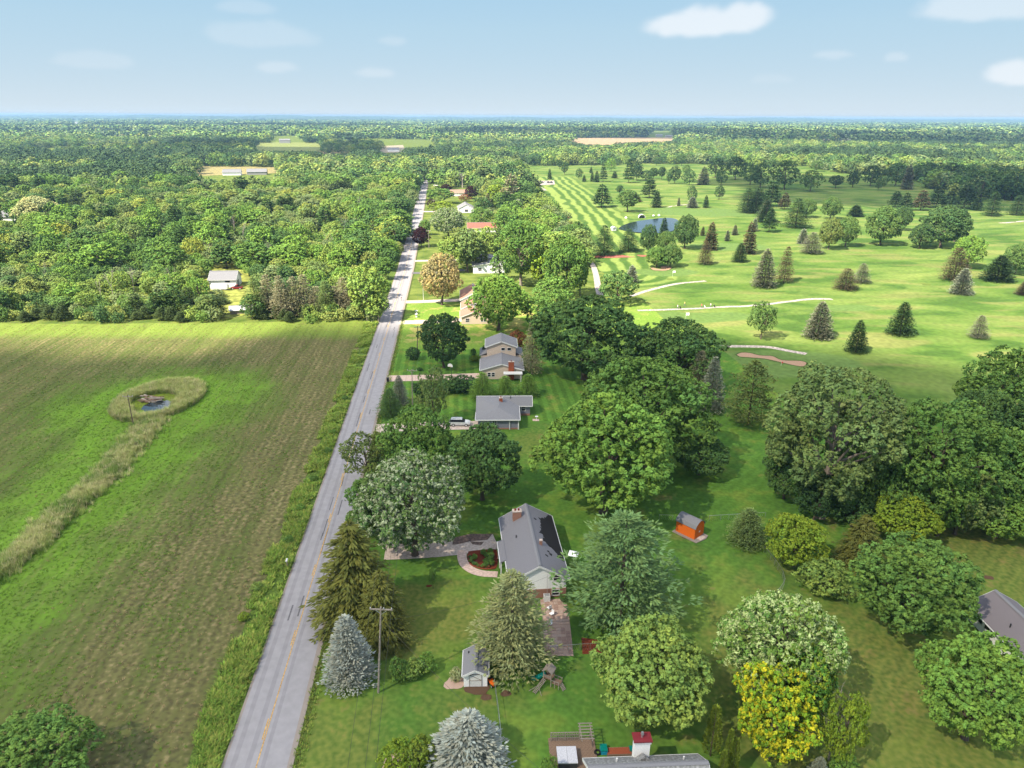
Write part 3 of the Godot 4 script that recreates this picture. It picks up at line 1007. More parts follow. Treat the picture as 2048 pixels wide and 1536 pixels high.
# Leaf colours by kind of tree
func leafm(k: String) -> StandardMaterial3D:
	if K.has("leaf_" + k):
		return K["leaf_" + k]
	var c: Vector3 = {green = Vector3(0.090, 0.175, 0.045), bright = Vector3(0.125, 0.235, 0.050), lime = Vector3(0.165, 0.255, 0.065), dark = Vector3(0.050, 0.105, 0.035), deep = Vector3(0.040, 0.085, 0.035),
		yellow = Vector3(0.36, 0.375, 0.025), yellowgreen = Vector3(0.155, 0.235, 0.030), silver = Vector3(0.185, 0.215, 0.165), silverbright = Vector3(0.235, 0.290, 0.150), olive = Vector3(0.110, 0.155, 0.050), blue = Vector3(0.285, 0.325, 0.325), bluegrey = Vector3(0.190, 0.225, 0.190),
		norway = Vector3(0.105, 0.120, 0.034), pine = Vector3(0.115, 0.205, 0.085), firgrey = Vector3(0.205, 0.240, 0.120), brown = Vector3(0.165, 0.140, 0.080), grey = Vector3(0.225, 0.230, 0.160), purple = Vector3(0.030, 0.012, 0.016),
		tan = Vector3(0.27, 0.24, 0.125), thuja = Vector3(0.140, 0.200, 0.032), cream = Vector3(0.33, 0.37, 0.20), forest = Vector3(0.066, 0.132, 0.045), sage = Vector3(0.125, 0.190, 0.070), rust = Vector3(0.16, 0.07, 0.03),
		gdeep = Vector3(0.036, 0.072, 0.032), gforest = Vector3(0.050, 0.100, 0.040), ggreen = Vector3(0.075, 0.140, 0.045), gbrown = Vector3(0.098, 0.088, 0.056), ggrey = Vector3(0.140, 0.155, 0.122),
		paleyellow = Vector3(0.215, 0.270, 0.060)}[k]  # pale yellow green leaves
	K["leaf_" + k] = foliage(c.x * 1.07, c.y, c.z * 0.84)
	return K["leaf_" + k]

var kind_size := {maple_a = [13.0, 6.3], maple_b = [13.0, 6.3], maple_pale = [12.0, 6.3], turning = [12.0, 6.0], poplar = [18.0, 6.6], dense = [12.0, 6.0], loose = [11.0, 5.6], shrub = [2.2, 1.5], ball = [1.0, 0.55], blue = [9.0, 3.2], norway = [16.0, 5.4], pine = [15.0, 6.2],
	fir = [12.0, 4.4], thuja = [5.0, 0.85], mid_0 = [12.0, 5.4], mid_1 = [14.0, 5.0], mid_2 = [11.0, 5.4], mid_3 = [13.0, 4.4], mid_4 = [15.0, 3.4], mid_5 = [10.0, 6.2], mid_6 = [13.0, 5.0], mid_spruce = [10.0, 3.3], mid_pine = [12.0, 4.6], low = [3.2, 2.4], far_0 = [13.0, 6.0], far_1 = [13.0, 6.0], far_2 = [13.0, 6.0], far_pine = [14.0, 4.2],
	dot_0 = [13.0, 7.5], dot_1 = [13.0, 7.5], bare_0 = [11.0, 4.5], bare_1 = [11.0, 4.5], bare_2 = [11.0, 4.5]}

func plant(kind: String, called: String, label: String, cat: String, at: Vector3, h: float, rad: float, tint: String, yaw: float, group := "", bark := "bark") -> Node3D:
	var o := thing(called, label, cat, at, yaw, group)
	var ks: Array = kind_size[kind]
	if kind in ["mid_spruce", "mid_pine", "pine", "fir", "blue"]:
		rad *= 1.15
	o.scale = Vector3(rad / ks[1], h / ks[0], rad / ks[1])
	var g: Array = G[kind]
	if g[0]:
		part(o, "crown" if cat == "tree" else "foliage", g[0], leafm(tint))
	if g[1]:
		part(o, "trunk" if cat == "tree" else "stem", g[1], K[bark])
	return o

# A tree read off the photograph: middle u, top v, bottom v of the crown's near edge, width in pixels, height of the crown's lower edge
func spot(u: float, vt: float, vb: float, w: float, lift := 0.5) -> Array:
	var p := gp(u, vb, lift)
	var depth := -(cb.transposed() * (p - Vector3(0, CAMH, 0))).z
	var rad := w * 0.5 * depth / FP
	var fwd := Vector3(p.x, 0, p.z).normalized()
	var c := Vector3(p.x, 0, p.z) + fwd * rad * 0.75
	rad *= c.length() / Vector2(p.x, p.z).length()
	c.y = gy(c.x, c.z)
	# height whose top shows at vt
	var d := ray(u, vt)
	var k := Vector2(c.x, c.z).length() / Vector2(d.x, d.z).length()
	var h := maxf(CAMH + d.y * k - c.y, 0.8)
	return [c, h, rad]

func tree(kind: String, tint: String, a: Array, label: String, group := "", called := "broadleaf_tree", cat := "tree", bark := "bark") -> Node3D:
	var s := spot(a[0], a[1], a[2], a[3], a[4] if a.size() > 4 else 1.0)
	return plant(kind, called, label, cat, s[0], s[1], s[2], tint, a[0] * 0.37 + a[1], group, bark)

func make_near_trees() -> void:
	var bt := "broadleaf_tree"
	tree("maple_a", "lime", [1293, 1255, 1485, 222, 1.5], "round light green maple behind the white chimney")
	tree("maple_pale", "silverbright", [1532, 1192, 1440, 240, 1.5], "green tree with whitish leaf tips beside the golden tree")
	tree("turning", "yellow", [1530, 1335, 1545, 165, 1.0], "golden yellow tree in front of the whitish leaved tree")
	tree("turning", "yellowgreen", [1590, 1290, 1470, 140, 1.5], "yellow green upper crown beside the golden yellow tree")
	tree("maple_a", "bright", [1918, 1262, 1512, 212, 1.0], "full green maple in front of the brown roofed house")
	tree("maple_b", "green", [1798, 1075, 1295, 235, 1.0], "wide dark green tree on the lawn edge near the brown roofed house")
	tree("maple_b", "yellowgreen", [1582, 1033, 1150, 122, 0.5], "yellow green rounded tree at the wood edge beyond the orange shed")
	tree("shrub", "lime", [1640, 1125, 1200, 108, 0.3], "pale flecked thicket shrub with bare stems below", "", "shrub", "shrub")
	tree("norway", "norway", [1712, 1025, 1140, 104, 0.5], "brownish drooping spruce among the broadleaf trees by the lawn", "", "spruce_tree")
	tree("maple_a", "yellowgreen", [1800, 985, 1085, 125, 2.0], "bright yellow green tree behind the brownish drooping spruce")
	tree("fir", "sage", [1490, 1015, 1100, 74, 0.2], "small grey green conifer standing on the lawn by the orange shed", "", "conifer_tree")
	tree("poplar", "sage", [1640, 728, 1035, 245, 4.0], "tall open cottonwood with pale trunk at the lawn's end", "", bt, "tree", "bark_pale")
	tree("poplar", "green", [1845, 795, 1075, 215, 2.0], "tall broad tree right behind the bright yellow green tree")
	tree("maple_b", "green", [1990, 690, 900, 190, 1.0], "tall green tree at the golf course edge behind the brown roofed house")
	tree("maple_b", "forest", [2075, 780, 960, 190, 1.0], "dark green tree at the edge of the thick wood by the golf course")
	tree("maple_a", "green", [1965, 850, 1050, 170, 1.0], "green rounded tree in the thick wood behind the lawn clearing")
	tree("maple_b", "sage", [1905, 930, 1085, 130, 0.5], "grey green tree at the back of the lawn clearing")
	tree("maple_a", "bright", [1985, 985, 1092, 130, 0.3], "leafy bright thicket tree along the back of the clearing")
	tree("maple_b", "green", [2060, 960, 1090, 120, 0.3], "green thicket tree ending the back of the clearing")
	for a in [["dense", "forest", [1565, 890, 1010, 92], "dark leafy thicket at the foot of the cottonwood"], ["maple_b", "green", [1690, 880, 1050, 118], "mid green tree just behind the brownish drooping spruce"], ["dense", "deep", [1625, 940, 1052, 84], "dark shrubby growth round the cottonwood trunk"], ["maple_b", "sage", [1745, 800, 1000, 130], "grey green tree next to the cottonwood in the thick wood"],
			["maple_a", "green", [1770, 905, 1075, 110], "rounded green tree beneath the tall broad tree"], ["maple_b", "bright", [1870, 905, 1086, 110], "light green tree at the clearing's back corner"], ["maple_b", "forest", [1930, 770, 960, 130], "dark green tree in the thick wood's middle"], ["maple_b", "green", [2030, 870, 1070, 130], "green tree in the thick wood by the picture's clearing end"], ["dense", "forest", [1700, 975, 1065, 90], "dark low thicket between spruce and cottonwood"], ["maple_a", "sage", [1560, 830, 960, 70], "pale leaved tree leaning from the thick wood over the lawn"]]:
		tree(a[0], a[1], a[2] + [0.3], a[3])
	tree("bare_1", "green", [1985, 890, 1010, 70, 0.0], "grey dead tree standing bare in the thick wood", "", "dead_tree", "tree", "bark_dead")
	tree("pine", "pine", [1236, 1030, 1285, 228, 0.8], "large soft needled white pine beside the white gabled house", "", "pine_tree")
	tree("maple_a", "bright", [1205, 800, 1055, 268, 2.0], "huge leafy maple behind the white gabled house")
	tree("maple_b", "green", [1285, 722, 960, 270, 2.0], "huge dark maple behind the leafy one on the long lawn")
	tree("dense", "forest", [1395, 872, 965, 108, 0.2], "dense dark shrubby tree at the foot of the huge dark maple")
	tree("dense", "forest", [1168, 592, 775, 215, 1.5], "massive dark tree beside the cream two storey house")
	tree("maple_b", "forest", [1352, 640, 785, 178, 1.5], "dark spreading tree by the golf course bunker")
	tree("fir", "grey", [1394, 700, 800, 52, 0.3], "grey green spruce behind the pale blue spruce by the bunker", "", "spruce_tree")
	tree("blue", "bluegrey", [1419, 714, 828, 54, 0.3], "pale blue spruce next to the broad dark yew by the bunker", "", "spruce_tree")
	tree("pine", "olive", [1494, 720, 862, 104, 0.3], "broad dark olive conifer in front of the golf green", "", "conifer_tree")
	tree("maple_pale", "silver", [832, 912, 1148, 226, 0.9], "silver maple with white flecked leaves over the lawn")
	tree("maple_b", "green", [838, 815, 985, 150, 1.5], "tall green tree between the road and the dark round maple")
	tree("dense", "forest", [965, 850, 1015, 148, 1.2], "dark round maple between the grey house and the white gabled house")
	tree("loose", "olive", [736, 868, 965, 104, 1.5], "slim leafed tree leaning over the road edge")
	tree("maple_b", "green", [752, 955, 1085, 122, 0.8], "green tree hiding the road edge beside the drooping spruce")
	tree("norway", "norway", [718, 1042, 1275, 196, 0.5], "tall dark drooping spruce at the road edge", "", "spruce_tree")
	tree("norway", "norway", [770, 1140, 1308, 130, 0.4], "shorter drooping spruce under the power pole", "", "spruce_tree")
	tree("blue", "blue", [703, 1232, 1385, 98, 0.25], "silver blue spruce beside the power pole", "", "spruce_tree")
	tree("blue", "blue", [938, 1430, 1572, 150, 0.25], "silver blue spruce at the wire fence end", "", "spruce_tree")
	tree("fir", "firgrey", [1024, 1146, 1362, 156, 0.4], "grey green fir between the white gabled house and the small white shed", "", "fir_tree")
	tree("dense", "deep", [888, 626, 742, 94, 0.6], "dense dark maple on the lawn by the basketball hoop")
	tree("loose", "sage", [868, 736, 850, 72, 1.5], "pale flecked tree in front of the grey house drive")
	tree("blue", "bluegrey", [800, 752, 812, 36, 0.2], "small blue spruce beside the road by the driveway", "", "spruce_tree")
	tree("fir", "forest", [782, 776, 838, 52, 0.2], "small dark pine next to the white mailbox", "", "pine_tree")
	tree("fir", "grey", [1064, 642, 752, 44, 0.3], "narrow grey spruce against the massive dark tree", "", "spruce_tree")
	tree("maple_a", "bright", [997, 552, 668, 118, 0.8], "vivid green tree beside the pink roofed house")
	tree("maple_a", "tan", [884, 507, 615, 82, 0.5], "tan coloured round tree in the front lawn")
	tree("dense", "purple", [843, 453, 494, 35, 0.5], "dark purple plum tree at the road edge")
	tree("maple_pale", "silver", [897, 415, 478, 74, 0.8], "whitish flecked tree across from the road woods")
	tree("maple_b", "green", [90, 1445, 1640, 240, 0.5], "dark green tree at the near corner of the bare field")
	tree("loose", "yellowgreen", [1668, 1375, 1560, 90, 0.5], "thin half bare shrub tree behind the golden yellow tree")
	tree("bare_0", "green", [1650, 1350, 1550, 110, 0.0], "grey bare branched tree beside the golden yellow tree", "", "dead_tree", "tree", "bark_dead")
	tree("blue", "bluegrey", [1632, 1512, 1570, 44, 0.2], "little blue spruce below the bare branched tree", "", "spruce_tree")
	# shrubs
	for a in [[[800, 1318, 1372, 46], "green", "green shrub next to the power pole foot"], [[828, 1322, 1366, 50], "lime", "light green shrub in the middle of the hedge by the pole"], [[853, 1310, 1352, 44], "bright", "bright green shrub at the far end of the hedge by the pole"],
			[[796, 1488, 1560, 74], "yellowgreen", "yellow green mounded juniper at the stone bed"], [[842, 1480, 1550, 66], "thuja", "olive green mounded juniper beside the silver blue spruce"], [[1682, 1518, 1572, 70], "bright", "bright green bush under the thin half bare shrub"],
			[[1098, 1514, 1572, 36], "bright", "small green bush in front of the hot tub"], [[913, 1336, 1368, 26], "cream", "cream flowering hydrangea against the small white shed"],
			[[1130, 1190, 1208, 26], "forest", "clipped dark bush by the brick house wall"], [[828, 695, 722, 32], "deep", "dark round yew at the foot of the roadside pole"], [[1032, 662, 704, 44], "rust", "brown leaved bush behind the cream house"],
			[[969, 690, 724, 12], "deep", "narrow dark yew at the cream house corner"], [[947, 697, 714, 13], "deep", "small dark clipped ball bush on the lawn"], [[949, 712, 724, 22], "thuja", "low olive bush beside the cream house"],
			[[900, 755, 790, 60], "forest", "dark hedge bush along the cream house drive"], [[930, 752, 790, 60], "deep", "dark hedge bush next to the arborvitae row"], [[845, 762, 800, 40], "deep", "dark hedge bush near the blue spruce at the road"],
			[[848, 648, 662, 16], "deep", "small dark bush beside the pale driveway"], [[840, 735, 742, 12], "deep", "little round bush on the lawn by the dark maple"]]:
		tree("shrub", a[1], a[0] + [0.1], a[2], "", "shrub", "shrub")
	for a in [[965, 745, 802, 50], [1010, 752, 800, 46], [1055, 748, 796, 44]]:
		tree("thuja" if a[0] == 0 else "fir", "bright", a + [0.1], "bushy green arborvitae in the row behind the grey house", "arborvitae row behind the grey house", "arborvitae", "shrub")
	for a in [[1419, 1412, 1520, 34], [1440, 1500, 1575, 20], [1449, 1458, 1560, 20], [1462, 1475, 1560, 22]]:
		tree("thuja", "thuja", a + [0.1], "narrow upright arborvitae at the near house corner", "arborvitae at the near house corner", "arborvitae", "shrub")
	# trees between the road and the golf course
	var row := [["poplar", "green", [1042, 440, 560, 96, 4.0], "tall tree with pale forked trunk among the roadside houses", "bark_pale"], ["maple_b", "green", [1132, 470, 600, 92, 1.0], "tall green tree at the golf course edge by the cart path", "bark"],
		["mid_1", "yellowgreen", [1082, 494, 575, 62, 1.0], "yellow green tree behind the tall pale trunked tree", "bark"], ["mid_0", "green", [1100, 556, 628, 88, 1.0], "green tree beside the vivid green tree", "bark"], ["mid_2", "forest", [1234, 540, 612, 84, 1.0], "dark tree at the end of the cart path", "bark"],
		["mid_3", "sage", [935, 455, 545, 66, 1.0], "grey green tree behind the tan tree", "bark"], ["mid_1", "lime", [905, 470, 545, 56, 1.0], "lime tree behind the tan tree", "bark"], ["mid_1", "lime", [968, 452, 520, 60, 1.0], "lime tree beside the red roofed house", "bark"],
		["mid_2", "green", [1000, 500, 560, 50, 1.0], "green tree close to the flat grey house", "bark"], ["mid_0", "yellowgreen", [885, 402, 430, 52, 0.5], "yellow tree near the far white house", "bark"], ["mid_3", "yellowgreen", [990, 368, 412, 42, 1.0], "golden green tree far along the road", "bark"],
		["mid_pine", "grey", [1022, 350, 420, 46, 0.5], "grey pine far beyond the red roofed house", "bark"], ["mid_pine", "bluegrey", [1035, 400, 440, 40, 0.5], "blue grey pine in front of the grey pine", "bark"], ["mid_1", "deep", [1055, 368, 420, 44, 0.5], "dark tree at the striped fairway edge", "bark"],
		["mid_spruce", "forest", [1080, 376, 420, 26, 0.3], "dark spruce at the striped fairway edge", "bark"], ["mid_0", "deep", [1012, 325, 372, 55, 0.5], "dark tall trees' last dark crown before the golf car park", "bark"], ["mid_2", "forest", [1035, 318, 365, 45, 0.5], "dark green tree before the golf car park", "bark"],
		["dense", "purple", [892, 368, 386, 22, 0.3], "dark purple tree beside the far garage", "bark"], ["dense", "purple", [944, 371, 398, 28, 0.3], "dark purple tree behind the far white house", "bark"], ["mid_2", "rust", [928, 388, 404, 28, 0.3], "red leaved tree by the far white house", "bark"],
		["mid_2", "purple", [863, 396, 418, 18, 0.3], "small purple tree at the far roadside", "bark"], ["mid_3", "green", [880, 376, 408, 56, 0.5], "green tree near the far garage", "bark"], ["bare_1", "green", [925, 335, 378, 70, 0.0], "bare grey brown tree crowns far along the road", "bark_dead"],
		["mid_spruce", "grey", [975, 388, 420, 18, 0.3], "pale spruce near the far white house", "bark"], ["mid_0", "green", [962, 415, 455, 50, 0.5], "green tree over the red roofed house's drive", "bark"], ["mid_1", "green", [1010, 415, 480, 55, 0.8], "green tree right of the red roofed house", "bark"],
		["mid_0", "lime", [1045, 425, 470, 50, 0.8], "light green tree at the fairway edge by the red roofed house", "bark"], ["mid_spruce", "brown", [1098, 458, 500, 24, 0.3], "brown topped spruce at the fairway edge", "bark"], ["mid_3", "green", [850, 440, 470, 26, 0.5], "small lime tree behind the purple plum tree", "bark"],
		["mid_1", "green", [1160, 500, 590, 40, 1.0], "narrow green tree beside the cart path bend", "bark"], ["mid_2", "green", [1075, 590, 660, 70, 0.8], "shaded green tree behind the vivid green tree", "bark"], ["mid_0", "forest", [1290, 660, 745, 60, 1.0], "dark tree between the two big dark trees", "bark"],
		["mid_2", "green", [1110, 575, 645, 60, 0.8], "green tree in the gap before the massive dark tree", "bark"], ["mid_1", "olive", [960, 480, 540, 44, 0.8], "olive tree above the flat grey house", "bark"]]
	for a in row:
		tree(a[0], a[1], a[2], a[3], "", "broadleaf_tree" if not a[0].contains("spruce") and not a[0].contains("pine") else "conifer_tree", "tree", a[4])

func make_golf_trees() -> void:
	# p pine, s spruce, b broadleaf; then tint and pixel box
	var L := {"s": "spruce", "p": "pine", "b": "broadleaf tree"}
	var tn := {d = "gdeep", f = "gforest", g = "ggreen", h = "green", l = "bright", n = "gbrown", y = "ggrey", u = "bluegrey", o = "olive"}
	var words := {d = "very dark", f = "dark green", g = "green", h = "bright green", l = "pale green", n = "brownish", y = "grey", u = "blue grey", o = "olive"}
	var named := {"1634": "silver grey spruce standing alone near the short cart path", "1710": "small very dark spruce standing alone on the rough", "1798": "dark spruce with reddish lower branches on the rough", "1953_629": "thin sparse young conifer on the rough",
		"1521": "open crowned small tree with visible trunk by the bunker path", "1526": "grey spruce of the pair beside the end of the cart path", "1567": "brown spruce of the pair beside the end of the cart path", "1689": "squat brown spruce of the leaning pair", "1721": "grey spruce of the leaning pair",
		"1905": "brown spruce behind the blue spruce on the right fairway", "1920": "blue spruce in front of the brown spruce", "1992": "dark wind shaped conifer beside the light tree", "1933": "light green tree behind the brown spruce", "1760": "wide round crowned tree with white trunk foot",
		"1880": "largest round dark tree on the right fairway", "1207_450": "layered pine at the red mulch strip by the golf pond", "1256": "second layered pine along the golf pond", "1369": "tall round tree at the end of the golf pond", "1325": "bright low branched tree by the sandy tee"}
	var rows := "p f 1203 370 416 39;b f 1239 370 388 16;b g 1255 379 425 43;s n 1272 388 405 20;p f 1298 355 397 33;s f 1312 382 416 21;b f 1382 370 406 22;s u 1384 394 416 21;s y 1357 395 412 7;s f 1411 391 416 12;b d 1438 370 399 23;s f 1099 338 359 9;b f 1119 319 338 14;b f 1129 322 349 17;b f 1158 336 358 17;s f 1168 350 364 8;s f 1182 334 346 7;s f 1184 344 364 8;s f 1193 342 365 12;p f 1206 329 364 16;b l 1222 314 343 24;s f 1229 343 357 12;p f 1257 319 367 22;b d 1273 323 361 27;b f 1292 340 361 27;b f 1307 335 358 21;b d 1323 333 359 17;b d 1349 331 367 24;b f 1337 343 367 12;b f 1378 338 370 31;s y 1406 335 370 24;b g 1372 329 349 18;b g 1292 307 325 20;b g 1313 313 331 14;b g 1363 307 331 18;b f 1442 340 370 27;b d 1430 315 355 40;b d 1470 312 360 45;b f 1500 330 370 40;p d 1493 376 427 40;p d 1515 378 425 35;s y 1530 400 445 35;p f 1537 417 467 27;p f 1207 450 513 50;p f 1256 458 506 46;b f 1296 449 508 38;s f 1327 436 472 18;b g 1330 462 510 42;b f 1369 430 500 52;b h 1313 492 535 44;b g 1340 488 534 44;s n 1405 453 472 9;s n 1420 446 502 27;s n 1409 483 532 32;s y 1454 461 482 11;s y 1469 450 470 12;s n 1496 446 510 28;s f 1478 486 527 31;s u 1508 437 463 13;s y 1526 498 578 48;s n 1567 492 568 34;s u 1263 531 566 24;b g 1521 603 680 58;s u 1604 458 490 21;s y 1621 464 511 43;b o 1656 435 500 46;b g 1690 432 494 46;b g 1760 409 492 68;b f 1800 412 462 42;b f 1880 409 497 86;b f 1838 445 497 46;b d 1908 415 484 46;s d 1710 410 434 30;b g 1660 393 438 42;p f 1590 396 458 54;b g 1612 396 435 36;p n 1568 386 420 24;p d 1530 396 448 42;p f 1541 363 415 40;p d 1510 376 428 40;b g 1620 340 383 46;b g 1632 321 343 25;b f 1568 321 380 56;b f 1520 327 376 44;b d 1671 350 376 28;b d 1705 342 375 30;b f 1756 357 380 14;b f 1768 355 373 12;s y 1812 331 380 22;b o 1865 358 378 24;p d 1790 383 415 28;p d 1809 386 422 26;p n 1840 381 423 34;p d 1871 373 417 36;p d 1897 383 415 30;p d 1927 370 419 42;b f 1960 337 402 66;p f 1982 383 433 36;b f 2021 340 402 66;p d 1953 396 422 24;p f 2031 390 432 36;b l 1933 470 538 62;s n 1905 494 564 53;s u 1920 536 591 43;s d 1992 510 566 62;b g 2030 484 549 58;s n 2046 560 594 32;s n 1689 536 583 47;s y 1721 526 570 34;s y 1634 603 681 57;s d 1710 640 710 43;s f 1798 603 674 53;s y 1953 629 682 37;b d 1740 330 372 40;b f 1790 325 372 50;b f 1850 322 365 55;b d 1900 325 372 55;b f 1930 330 385 50;b f 2010 330 372 60"
	for e in rows.split(";"):
		var q := e.split(" ")
		var u := float(q[2])
		var near := float(q[4]) > 425.0
		var kind: String = {"s": "mid_spruce", "p": "mid_pine", "b": "mid_%d" % (int(u) % 4)}[q[0]]
		if near and float(q[5]) > 30.0:
			kind = {"s": "blue" if int(u) % 2 == 0 else "fir", "p": "fir", "b": ["maple_a", "maple_b", "dense"][int(u) % 3]}[q[0]]
		if q[2] == "1521":
			kind = "loose"
		var key := q[2] + "_" + q[3]
		var label: String = named.get(key, named.get(q[2], ""))
		var called: String = {"s": "spruce_tree", "p": "pine_tree", "b": "broadleaf_tree"}[q[0]]
		var grp := ""
		if label == "" or (q[2] == "1710" and q[3] == "410"):
			var vb := float(q[4])
			var zone := "on the rough beside the long cart path"
			if vb < 350.0:
				zone = "along the far edge of the golf course"
			elif u < 1240.0 and vb < 430.0:
				zone = "beyond the striped fairway"
			elif u < 1420.0 and vb < 420.0:
				zone = "on the slope beyond the golf pond"
			elif u < 1420.0:
				zone = "beside the golf pond"
			elif u < 1640.0 and vb < 470.0:
				zone = "in the thick grove in the middle of the golf course"
			elif u < 1640.0:
				zone = "between the golf pond and the wide fairway"
			elif vb < 440.0:
				zone = "before the wood at the golf course's eastern side"
			else:
				zone = "on the wide eastern fairway"
			label = "%s %s %s" % [words[q[1]], L[q[0]], zone]
			grp = "golf course trees " + zone
		tree(kind, tn[q[1]], [u, float(q[3]), float(q[4]), float(q[5]), 0.3 if q[0] != "b" else 1.0], label, grp, called)

# ================= woods =================
func wood_place(p: Vector3) -> String:
	if p.x > road_x(p.z):
		return "between the roadside houses and the golf course" if p.z > -700.0 else "in the wood bordering the golf course"
	if p.distance_to(gp(440, 577)) < 32.0:
		return "around the garage clearing"
	if road_x(p.z) - p.x < 26.0:
		return "in the woods along the road"
	if p.z > -256.0:
		return "at the field edge of the woods"
	if p.z > -300.0:
		return "just inside the woods behind the field"
	return "deep in the woods beyond the field"

func make_woods() -> void:
	var clear := []
	for a in [[412, 538, 468, 538, 496, 560, 505, 600, 470, 602, 440, 582, 412, 576], [452, 606, 506, 606, 506, 628, 452, 628], [395, 334, 562, 334, 556, 350, 430, 353, 395, 352], [514, 286, 640, 286, 640, 301, 514, 300], [640, 300, 700, 300, 700, 307, 640, 307], [766, 293, 806, 293, 806, 306, 766, 306],
			[1142, 276, 1345, 275, 1345, 281, 1235, 284, 1225, 289, 1180, 288, 1142, 282], [1640, 277, 1705, 277, 1705, 280, 1640, 281], [545, 272, 602, 272, 602, 287, 545, 287], [205, 269, 328, 269, 328, 272, 205, 272], [1300, 262, 1346, 262, 1346, 277, 1300, 277], [146, 240, 160, 240, 160, 248, 146, 248],
			[595, 468, 607, 468, 607, 492, 595, 492], [648, 430, 660, 430, 660, 452, 648, 452], [765, 640, 806, 560, 832, 440, 847, 380, 850, 356, 857, 356, 856, 380, 850, 440, 835, 560, 815, 640, 790, 720], [12, 425, 40, 425, 40, 445, 12, 445], [860, 352, 884, 352, 884, 376, 860, 376], [900, 376, 950, 376, 950, 430, 900, 430], [928, 444, 990, 444, 990, 470, 928, 470], [955, 514, 1000, 514, 1000, 548, 955, 548], [914, 560, 966, 560, 966, 650, 914, 650], [815, 640, 860, 640, 880, 500, 860, 430, 850, 440, 835, 560]]:
		clear.append(pxpoly(a))
	var r := RandomNumberGenerator.new()
	r.seed = 44
	var dens := noise(201, 0.004, 3)
	var dark := noise(202, 0.0022, 3)
	var sp := noise(203, 0.012, 3)
	var all := []
	var z := -231.0
	while z > -9800.0:
		var dist := -z
		var gap := (4.6 if dist < 246.0 else clampf(7.2 + (dist - 240.0) * 0.0085, 7.2, 46.0))
		var half := dist * 0.80 + 30.0
		var x := -half
		while x < half:
			var p := Vector3(x + r.randf_range(-0.45, 0.45) * gap, 0, z + r.randf_range(-0.45, 0.45) * gap)
			x += gap
			var rx := road_x(p.z)
			var left := p.x < rx
			if absf(p.x - rx) < (5.8 if left else 24.0 if dist < 520.0 else 13.0) and dist < 760.0 or absf(p.x - rx) < 3.5 and dist < 900.0:
				continue
			if not left:
				if dist < 320.0 and p.x < golf_x(p.z):
					continue
				if p.x < golf_x(p.z) and dist < 700.0 and r.randf() < 0.25:
					continue
				if p.x >= golf_x(p.z) - 4.0:
					var east := 428.0 + 22.0 * sin(p.z * 0.021) + 10.0 * sin(p.z * 0.07)
					var north := -1075.0 + 30.0 * sin(p.x * 0.021) + 12.0 * sin(p.x * 0.06)
					if p.z > north and (p.x < east or p.z > -560.0):
						continue
			# field in front of the woods
			if left and p.z > -231.5 - 1.5 * sin(p.x * 0.2):
				continue
			if dist > 1200.0 and dens.get_noise_2d(p.x * 0.35, p.z * 0.14) > 0.42:
				continue       # open land far off
			var conif := sp.get_noise_2d(p.x, p.z) > 0.33
			var h := r.randf_range(7.5, 15.5)
			if left and dist < 300.0:
				h = r.randf_range(2.4, 5.0) if r.randf() < 0.95 - (dist - 236.0) * 0.022 else r.randf_range(5.5, 9.5)
			elif dist < 480.0:
				h = r.randf_range(5.0, 11.0) if r.randf() < 0.8 else r.randf_range(12.0, 16.5)
			if dist > 600.0:
				h = r.randf_range(10.0, 19.0)
			if dist > 2500.0:
				h *= 1.25
			var rad := h * r.randf_range(0.36, 0.56) * (1.1 if dist < 700.0 else 1.3)
			if h < 6.5:
				rad = h * r.randf_range(0.5, 0.75)
			rad = maxf(rad, gap * 0.52)
			# keep what the photograph shows free of crowns
			var ok := true
			var t := px(p + Vector3(0, h, 0))
			var b := px(p)
			if b.x < -60.0 or b.x > 2108.0:
				continue
			var pr := rad / dist * FP * 0.75
			for c in clear:
				for q in [t, t.lerp(b, 0.5) + Vector2(pr, 0), t.lerp(b, 0.5) - Vector2(pr, 0), b, t.lerp(b, 0.25) + Vector2(pr * 0.7, 0), t.lerp(b, 0.25) - Vector2(pr * 0.7, 0)]:
					if Geometry2D.is_point_in_polygon(q, c):
						ok = false
						break
				if not ok:
					break
			if not ok:
				continue
			var dk := dark.get_noise_2d(p.x * 0.6, p.z * 1.0)
			all.append({p = p, h = h, r = rad, d = dist, c = conif, s = (t.y - b.y) * -1.0, dk = dk, y = r.randf() * TAU, q = r.randf()})
		z -= gap * 0.92
	# the spruce belt at the end of the field and a dozen dead trees
	for u in [515, 540, 566, 592, 612, 636, 655, 672, 690, 708]:
		tree("fir", ["grey", "bluegrey", "grey", "sage"][u % 4], [u, 548 + (u * 7) % 36, 632 + (u % 3) * 3, 46, 0.3], "grey needled spruce in the belt beyond the field", "spruce belt beyond the field", "spruce_tree")
	for a in [[350, 515, 590, 34], [270, 520, 590, 30], [228, 525, 600, 34], [535, 452, 500, 36], [488, 430, 490, 34], [472, 415, 480, 30], [660, 455, 520, 34], [540, 470, 530, 20], [205, 540, 610, 30], [720, 385, 430, 22], [330, 470, 540, 26], [50, 455, 510, 30], [95, 500, 580, 24], [150, 470, 545, 26], [420, 470, 530, 24], [590, 440, 490, 24], [300, 420, 475, 22], [390, 400, 450, 20], [620, 400, 450, 20], [130, 400, 450, 22], [690, 420, 480, 20], [440, 440, 500, 22]]:
		tree("bare_%d" % (a[0] % 3), "green", a + [0.0], "grey bare dead tree standing in the woods", "dead trees in the woods", "dead_tree", "tree", "bark_dead")
	tree("maple_b", "cream", [78, 392, 455, 82, 0.2], "pale cream weeping willow in the woods")
	tree("mid_1", "lime", [735, 528, 640, 80, 1.5], "bright green tree with pale trunks at the road corner of the field", "", "broadleaf_tree", "tree", "bark_pale")
